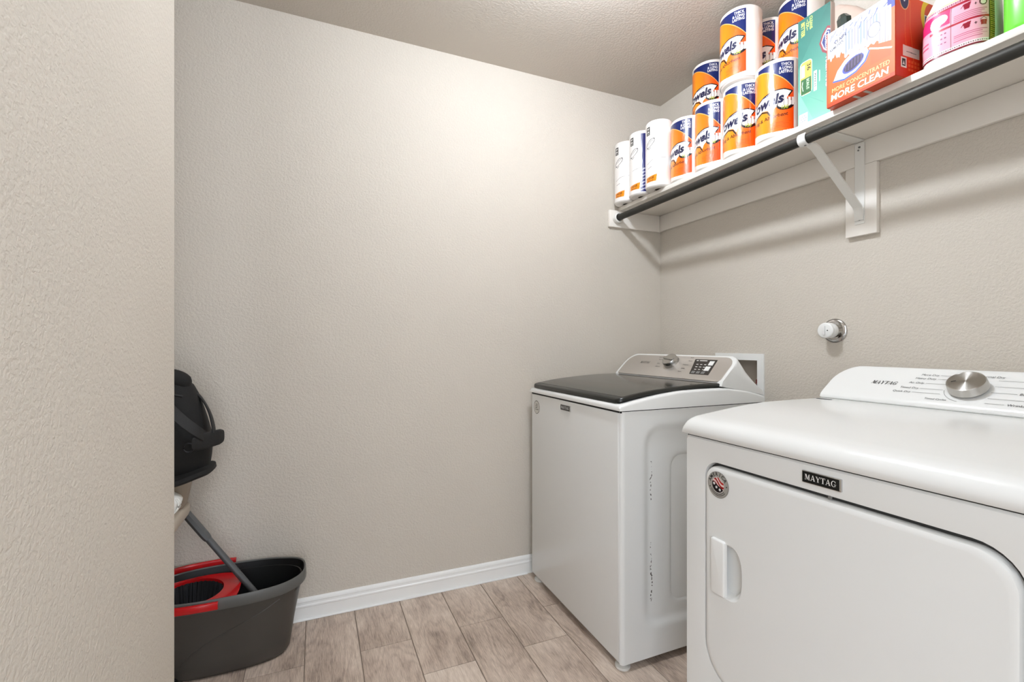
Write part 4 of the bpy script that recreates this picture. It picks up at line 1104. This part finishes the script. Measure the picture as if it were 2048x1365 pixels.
for q in range(4): A.line([(0.004, L0 + (0.265 - q * 0.036) * 0.134), (0.066 - 0.010 * (q % 2), L0 + (0.265 - q * 0.036) * 0.134)], 0.0014, (206, 110, 140), 0.8)
for q in range(3): A.line([(-0.076, L0 + (0.545 - q * 0.025) * 0.134), (-0.008, L0 + (0.545 - q * 0.025) * 0.134)], 0.0012, (230, 160, 186), 0.8)
for q in range(3):
    for w_ in range(4): A.rect(-0.036 + w_ * 0.007, -0.032 + w_ * 0.007, L0 + (0.40 - q * 0.09) * 0.134, L0 + (0.425 - q * 0.09) * 0.134, (176, 100, 140))
for q in range(2): A.line([(-0.070, L0 + (0.36 - q * 0.08) * 0.134), (-0.050, L0 + (0.36 - q * 0.08) * 0.134)], 0.005, (226, 130, 160))
A.fill(U_ > 0.0715, (110, 64, 40)); A.fill((U_ > 0.075), (206, 178, 110)); A.fill((U_ > 0.076) & (np.sin(V_ * 1250) > 0.1), (130, 96, 46))
lft = U_ < -0.083
A.fill(lft, (236, 196, 190)); A.fill(lft & (v01 > 0.78), (246, 176, 70)); A.fill(lft & (v01 > 0.42) & (v01 <= 0.78), (58, 72, 158)); A.fill(lft & (v01 < 0.17), (232, 56, 120)); A.ell(-0.098, L0 + 0.25 * 0.134, 0.010, 0.022, (246, 228, 208)); A.fill(lft & (v01 > 0.965), (246, 244, 240))
# arc length table around the jug outline
def jug_pt(s, v):
    for (z0, a0, b0, ox0, oy0), (z1, a1, b1, ox1, oy1) in zip(lv[:-1], lv[1:]):
        if z0 <= v <= z1:
            f = (v - z0) / (z1 - z0); a, b, oy = a0 + (a1 - a0) * f, b0 + (b1 - b0) * f, oy0 + (oy1 - oy0) * f; break
    n_ = 720; p = 3.2
    return a, b, oy, p
tab = []
for i in range(1441):
    t = PI + math.radians(-180 + i * 0.25)      # start at the +x back, counter-clockwise
    tab.append((0.082 * math.copysign(abs(math.cos(t)) ** (2 / 3.2), math.cos(t)), 0.070 * math.copysign(abs(math.sin(t)) ** (2 / 3.2), math.sin(t)), t))
cum = [0]
for i in range(1440): cum.append(cum[-1] + math.hypot(tab[i + 1][0] - tab[i][0], tab[i + 1][1] - tab[i][1]))
tt = np.array([q[2] for q in tab]); cum = np.array(cum)
S0 = float(np.interp(math.radians(225), tt, cum)) - 0.058      # u=0 at the corner between -x and -y
def jug_fn(u, v):
    t = float(np.interp(S0 + u, cum, tt)); a, b, oy, p = jug_pt(0, v)
    return ((a + 0.0008) * math.copysign(abs(math.cos(t)) ** (2 / p), math.cos(t)), oy + (b + 0.0008) * math.copysign(abs(math.sin(t)) ** (2 / p), math.sin(t)), v)
link('label_print', A.mesh('label_print', M_LABEL, jug_fn), jug)

# lime green jug
gj = thing('green_jug', 'lime green plastic jug at the right end of the shelf items', 'jug', (1.580, 0.500, SZ1 + 0.0003), rotz=math.radians(4))
lv2 = [(0, 0.062, 0.070, 0, 0), (0.004, 0.068, 0.076, 0, 0), (0.02, 0.072, 0.080, 0, 0), (0.12, 0.072, 0.080, 0, 0), (0.19, 0.070, 0.078, 0, 0), (0.225, 0.060, 0.066, 0, 0), (0.25, 0.040, 0.042, 0, 0), (0.262, 0.026, 0.026, 0, 0), (0.28, 0.025, 0.025, 0, 0)]
MB().loft(blob(lv2, 56, 4.0)).build('jug_body', M_GREEN, gj, world=False, angle=50)
MB().lathe([(0.028, 0.279), (0.029, 0.282), (0.029, 0.315), (0.026, 0.318)], 28).build('cap', mat('green_cap', (60, 150, 60), 0.35), gj, world=False)

# ------------------------------------------------------------------ mop bucket and mop
BX, BYC = -0.287, 1.908
bucket = thing('mop_bucket', 'charcoal plastic mop bucket with red wringer on the floor', 'bucket', (BX, BYC, 0))
def sup(a, b, z, n=64, p=2.7, ox=0.0, oy=0.0):
    return [(BX + ox + a * math.copysign(abs(math.cos(2 * PI * k / n)) ** (2 / p), math.cos(2 * PI * k / n)), BYC + oy + b * math.copysign(abs(math.sin(2 * PI * k / n)) ** (2 / p), math.sin(2 * PI * k / n)), z) for k in range(n)]
outs = [(0.175, 0.075, 0.0), (0.190, 0.088, 0.004), (0.200, 0.096, 0.018), (0.206, 0.102, 0.06), (0.215, 0.109, 0.12), (0.226, 0.117, 0.18), (0.236, 0.125, 0.235), (0.239, 0.128, 0.256)]
rings = [sup(a, b, z) for a, b, z in outs] + [sup(a - 0.004, b - 0.004, z) for a, b, z in reversed(outs[2:])]
MB().loft(rings).build('bucket_body', M_GREYP, bucket, angle=50)
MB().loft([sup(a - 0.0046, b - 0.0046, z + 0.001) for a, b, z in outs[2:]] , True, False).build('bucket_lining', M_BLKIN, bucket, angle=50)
# rim, with a shallow pouring dip at the right end
def rimring(a, b, z):
    out = []
    for (x, y, zz) in sup(a, b, z):
        d = smoothstep(0.17, 0.25, x - BX); out.append((x + 0.004 * d, y, zz + 0.004 * d))
    return out
MB().loft([rimring(0.236, 0.125, 0.246), rimring(0.247, 0.136, 0.244), rimring(0.250, 0.1395, 0.250), rimring(0.249, 0.1385, 0.276), rimring(0.247, 0.1365, 0.282), rimring(0.2435, 0.133, 0.282), rimring(0.2415, 0.131, 0.279)], False, False).build('rim', M_GREYR, bucket, angle=40)
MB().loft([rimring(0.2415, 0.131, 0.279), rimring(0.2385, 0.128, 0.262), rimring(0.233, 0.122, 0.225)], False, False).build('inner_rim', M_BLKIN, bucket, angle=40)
# swoosh groove line on the body
sw = [(-0.13, 0.05), (-0.10, 0.09), (-0.05, 0.125), (0.0, 0.15), (0.06, 0.175), (0.12, 0.20), (0.17, 0.225)]
def bodyfront(dx, z):
    for (a0, b0, z0), (a1, b1, z1) in zip(outs[:-1], outs[1:]):
        if z0 <= z <= z1:
            f = (z - z0) / (z1 - z0); a = a0 + (a1 - a0) * f; b = b0 + (b1 - b0) * f; break
    return (BX + dx, BYC - b * (max(0, 1 - (abs(dx) / a) ** 2.7)) ** (1 / 2.7), z)
MB().tube([bodyfront(dx, z) for dx, z in sw], 0.0022, 8).build('body_ridge', M_GREYP, bucket)
# red wringer plate with a fluted black basket
KX, KY, KR = -0.400, 1.912, 0.098
n = 64
def plate(z, grow=0.0):
    out = []
    for k in range(n):
        t = 2 * PI * k / n; c, s = math.cos(t), math.sin(t)
        x = KX + (0.152 if c > 0 else 0.132) * math.copysign(abs(c) ** (2 / 3.4), c) + grow * c
        y = BYC + 0.119 * math.copysign(abs(s) ** (2 / 3.4), s)
        b = 0.124 * max(0.05, 1 - (abs(x - BX) / 0.236) ** 2.7) ** (1 / 2.7) - 0.002
        y = BYC + max(-b, min(b, y - BYC))
        out.append((x, y, z))
    return out
hole_ = lambda z, rr: [(KX + rr * math.cos(2 * PI * k / n), KY + rr * math.sin(2 * PI * k / n), z) for k in range(n)]
pl = [(x, y, z + 0.012 * smoothstep(-0.15, 0.1, y - BYC)) for x, y, z in plate(0.246)]
MB().loft([[(KX + (x - KX) * 0.93, BYC + (y - BYC) * 0.9, z) for x, y, z in plate(0.228)], [(x, y, z - 0.004) for x, y, z in pl], pl, hole_(0.256, KR + 0.012), hole_(0.255, KR + 0.001), hole_(0.225, KR - 0.002)], False, False).build('wringer_plate', M_RED, bucket, angle=40)
nn = 160
def flute(z, r0, amp): return [(KX + (r0 + amp * (1 if math.cos(40 * 2 * PI * k / nn) > 0 else -1)) * math.cos(2 * PI * k / nn), KY + (r0 + amp * (1 if math.cos(40 * 2 * PI * k / nn) > 0 else -1)) * math.sin(2 * PI * k / nn), z) for k in range(nn)]
MB().loft([flute(0.248, KR - 0.003, 0.002), flute(0.20, KR - 0.012, 0.003), flute(0.13, KR - 0.028, 0.003), flute(0.10, KR - 0.05, 0.002)], False, True).build('wringer_basket', mat('glossy_black_plastic', (52, 52, 54), 0.2, coat=0.5), bucket, angle=30)
hp = []
for k in range(25):
    t = math.radians(86 + 188 * k / 24)
    c, s = math.cos(t), math.sin(t)
    a, b = 0.256, 0.1475
    x = BX + a * math.copysign(abs(c) ** (2 / 2.9), c); y = BYC + b * math.copysign(abs(s) ** (2 / 2.9), s)
    hp.append((x, y, 0.266 + (0.020 if s > 0.3 else 0.02 * max(0, (s + 0.3) / 0.6))))
hp = [(BX + 0.005, BYC + 0.1475, 0.283)] + hp[1:-1] + [(BX - 0.006, BYC - 0.1475, 0.266)]
MB().tube(hp, 0.01, 14, True, (0.0065, 0.0125, (0, 0, 1))).build('carry_handle', M_RED, bucket)
MB().rbox(-0.475, -0.418, 1.735, 1.84, 0.001, 0.022, 0.006, 2).build('foot_pedal', M_BLKIN, bucket)

Ax, Bx = Vector((-0.2105, 1.92, 0.2198)), Vector((-0.4188, 1.985, 0.4937)); dv = Bx - Ax
mop = thing('mop', 'grey mop handle leaning out of the bucket against the wall', 'mop', tuple(Ax + dv * -0.36))
MB().tube([tuple(Ax + dv * t) for t in (-0.36, 0.2, 0.76)], 0.0112, 16).build('pole', M_POLE, mop)
MB().tube([tuple(Ax + dv * t) for t in (0.70, 0.73, 0.76, 1.2, 1.55, 1.88)], [0.0125, 0.0145, 0.0150, 0.0150, 0.0150, 0.0150], 8).build('grip_sleeve', M_POLE, mop, angle=30)
MB().rbox(-0.165, -0.105, 1.878, 1.912, 0.085, 0.122, 0.006, 2).build('mop_joint', M_BLKIN, mop)

# ------------------------------------------------------------------ low table, tub, white bundle and black bag behind the partition
tbl = thing('low_table', 'beige plastic low table with rounded edge beside the mop bucket', 'table', (-0.70, 1.76, 0))
TX0, TX1, TY0, TY1 = -1.02, -0.408, 1.50, 1.972
def trr(d, z): return [(x, y, z) for x, y in rrect(TX0 + d, TX1 - d, TY0 + d, TY1 - d, 0.03 - d * 0.5, 6)]
MB().loft([trr(0.012, 0.513), trr(0.004, 0.517), trr(0.0, 0.527), trr(0.0, 0.551), trr(0.003, 0.557), trr(0.008, 0.560)]).build('table_top', M_TAUPE, tbl, angle=50)
for lx in (-0.97, -0.66):
    for ly in (1.56, 1.92):
        MB().tube([(lx, ly, 0.0), (lx, ly, 0.514)], 0.016, 14).build('leg', M_TAUPE, tbl)
tub = thing('storage_tub', 'taupe plastic tub on the low table holding up the black bag', 'tub', (-0.60, 1.875, 0.5602))
def tubr(z, g): return [(x, y, z) for x, y in rrect(-0.735 - g, -0.414 + g, 1.862 - g * 0.6, 1.950 + g * 0.4, 0.026, 5)]
MB().loft([tubr(0.5602, 0.0), tubr(0.566, 0.003), tubr(0.645, 0.018), tubr(0.652, 0.023), tubr(0.655, 0.020), tubr(0.655, 0.016), tubr(0.575, -0.001)]).build('tub_body', M_TAUPE2, tub, angle=40)

wb = thing('white_bundle', 'rolled white cloth bundle on the low table under the black bag', 'cloth', (-0.462, 1.80, 0.5602))
rings = []
for yy, k in ((1.762, 0.45), (1.764, 0.8), (1.774, 0.98), (1.80, 1.03), (1.825, 0.98), (1.835, 0.8), (1.837, 0.4)):
    rings.append([(-0.462 + (0.060 + 0.003 * math.sin(5 * t)) * k * math.cos(t), yy, 0.5605 + 0.042 + 0.040 * k * math.sin(t)) for t in np.linspace(0, 2 * PI, 30, endpoint=False)])
MB().loft(rings).build('bundle_body', M_WHITEC, wb, angle=60)
for q in range(3):
    MB().tube([(-0.462 + 0.060 * math.cos(t), 1.772 + q * 0.012, 0.6025 + 0.040 * math.sin(t)) for t in np.linspace(-1.0, 0.5, 12)], 0.003, 8).build('fold', M_WHITEC, wb)

def spline(pts, n=6):
    P = [Vector(p) for p in pts]; P = [P[0] * 2 - P[1]] + P + [P[-1] * 2 - P[-2]]; out = []
    for a, b, c, d in zip(P[:-3], P[1:-2], P[2:-1], P[3:]):
        for i in range(n):
            t = i / n
            out.append(0.5 * ((2 * b) + (c - a) * t + (2 * a - 5 * b + 4 * c - d) * t * t + (3 * b - a - 3 * c + d) * t ** 3))
    return out + [P[-2]]
bag = thing('duffel_bag', 'black canvas bag with webbing straps on the tub by the wall', 'bag', (-0.53, 1.885, 0.656))
YB2 = 1.885
# (z, right x, left x, half depth)
LV = [(0.672, -0.352, -0.72, 0.070), (0.690, -0.338, -0.735, 0.090), (0.73, -0.333, -0.745, 0.105), (0.78, -0.330, -0.745, 0.112), (0.82, -0.335, -0.74, 0.112), (0.86, -0.345, -0.73, 0.108), (0.90, -0.358, -0.715, 0.100), (0.94, -0.372, -0.70, 0.090), (0.97, -0.386, -0.685, 0.078), (0.99, -0.400, -0.665, 0.062), (1.00, -0.425, -0.64, 0.04)]
rings = []
for i, (z, xr, xl_, hd) in enumerate(LV):
    n = 48; ring = []
    for k in range(n):
        t = 2 * PI * k / n; c, s = math.cos(t), math.sin(t)
        w = 1 + 0.025 * math.sin(4 * t + z * 38) * (1 if c > -0.2 else 0.3) * (0.3 if c > 0.9 else 1)
        ring.append(((xr + xl_) / 2 + (xr - xl_) / 2 * math.copysign(abs(c) ** (2 / 2.6), c), YB2 + hd * w * math.copysign(abs(s) ** (2 / 2.6), s), z + 0.006 * math.sin(3 * t + i)))
    rings.append(ring)
MB().loft(rings).build('bag_body', M_CLOTH, bag, angle=70)
# base lip, pulled up at the right corner
rings = []
for g, z in ((-0.02, 0.6565), (0.0, 0.657), (0.010, 0.664), (0.008, 0.676), (-0.012, 0.683)):
    n = 48; ring = []
    for k in range(n):
        t = 2 * PI * k / n; c, s = math.cos(t), math.sin(t)
        x = -0.535 + (0.205 + g) * math.copysign(abs(c) ** (2 / 3.2), c); y = YB2 - 0.01 + (0.105 + g) * math.copysign(abs(s) ** (2 / 3.2), s)
        ring.append((x, y, z + 0.022 * smoothstep(-0.43, -0.33, x) * (1.0 if z > 0.66 else 0.9)))
    rings.append(ring)
MB().loft(rings).build('base_lip', M_CLOTH, bag, angle=50)
# rolled top
rt = spline([(-0.66, YB2 - 0.03, 1.000), (-0.56, YB2 - 0.035, 1.006), (-0.47, YB2 - 0.035, 1.006), (-0.432, YB2 - 0.03, 1.000), (-0.412, YB2 - 0.02, 0.985), (-0.404, YB2 - 0.005, 0.966)])
MB().tube(rt, [0.030 * min(1, 0.5 + 0.12 * k_, 0.45 + 0.09 * (len(rt) - 1 - k_)) for k_ in range(len(rt))], 18).build('rolled_top', M_CLOTH, bag, angle=60)
# webbing straps and the sleeve that joins them
MB().tube(spline([(-0.50, YB2 - 0.075, 0.975), (-0.46, YB2 - 0.098, 0.945), (-0.42, YB2 - 0.118, 0.905), (-0.385, YB2 - 0.128, 0.868), (-0.352, YB2 - 0.120, 0.835), (-0.335, YB2 - 0.10, 0.815)]), 0.01, 12, True, (0.019, 0.003, (0.5, -0.7, 0.5))).build('strap', M_WEB, bag, angle=40)
MB().tube(spline([(-0.392, YB2 + 0.01, 0.965), (-0.360, YB2 - 0.0, 0.925), (-0.334, YB2 - 0.03, 0.885), (-0.318, YB2 - 0.06, 0.845), (-0.312, YB2 - 0.075, 0.815)]), 0.01, 12, True, (0.014, 0.003, (1, 0, 0.4))).build('strap', M_WEB, bag, angle=40)
rings = []
for t, k in ((0, 0.75), (0.08, 0.95), (0.3, 1.0), (0.6, 1.0), (0.9, 0.96), (1.0, 0.8)):
    p = Vector((-0.358, YB2 - 0.125, 0.797)).lerp(Vector((-0.292, YB2 - 0.055, 0.803)), t)
    rings.append([(p.x + 0.010 * k * math.cos(a) * 0.6, p.y + 0.014 * k * math.cos(a), p.z + 0.027 * k * math.copysign(abs(math.sin(a)) ** 0.7, math.sin(a))) for a in np.linspace(0, 2 * PI, 20, endpoint=False)])
MB().loft(rings).build('handle_sleeve', M_WEB, bag, angle=60)
MB().tube([(-0.372 + 0.014 * math.cos(t), YB2 - 0.128, 0.785 + 0.014 * math.sin(t)) for t in np.linspace(0, 2 * PI, 16)], 0.0025, 8).build('strap_ring', mat('dark_metal', (50, 50, 52), 0.35, metal=0.8), bag)
MB().tube([(-0.43, YB2 - 0.098, 0.955), (-0.395, YB2 - 0.095, 0.945)], 0.004, 8).build('zip_pull', M_BLKIN, bag)
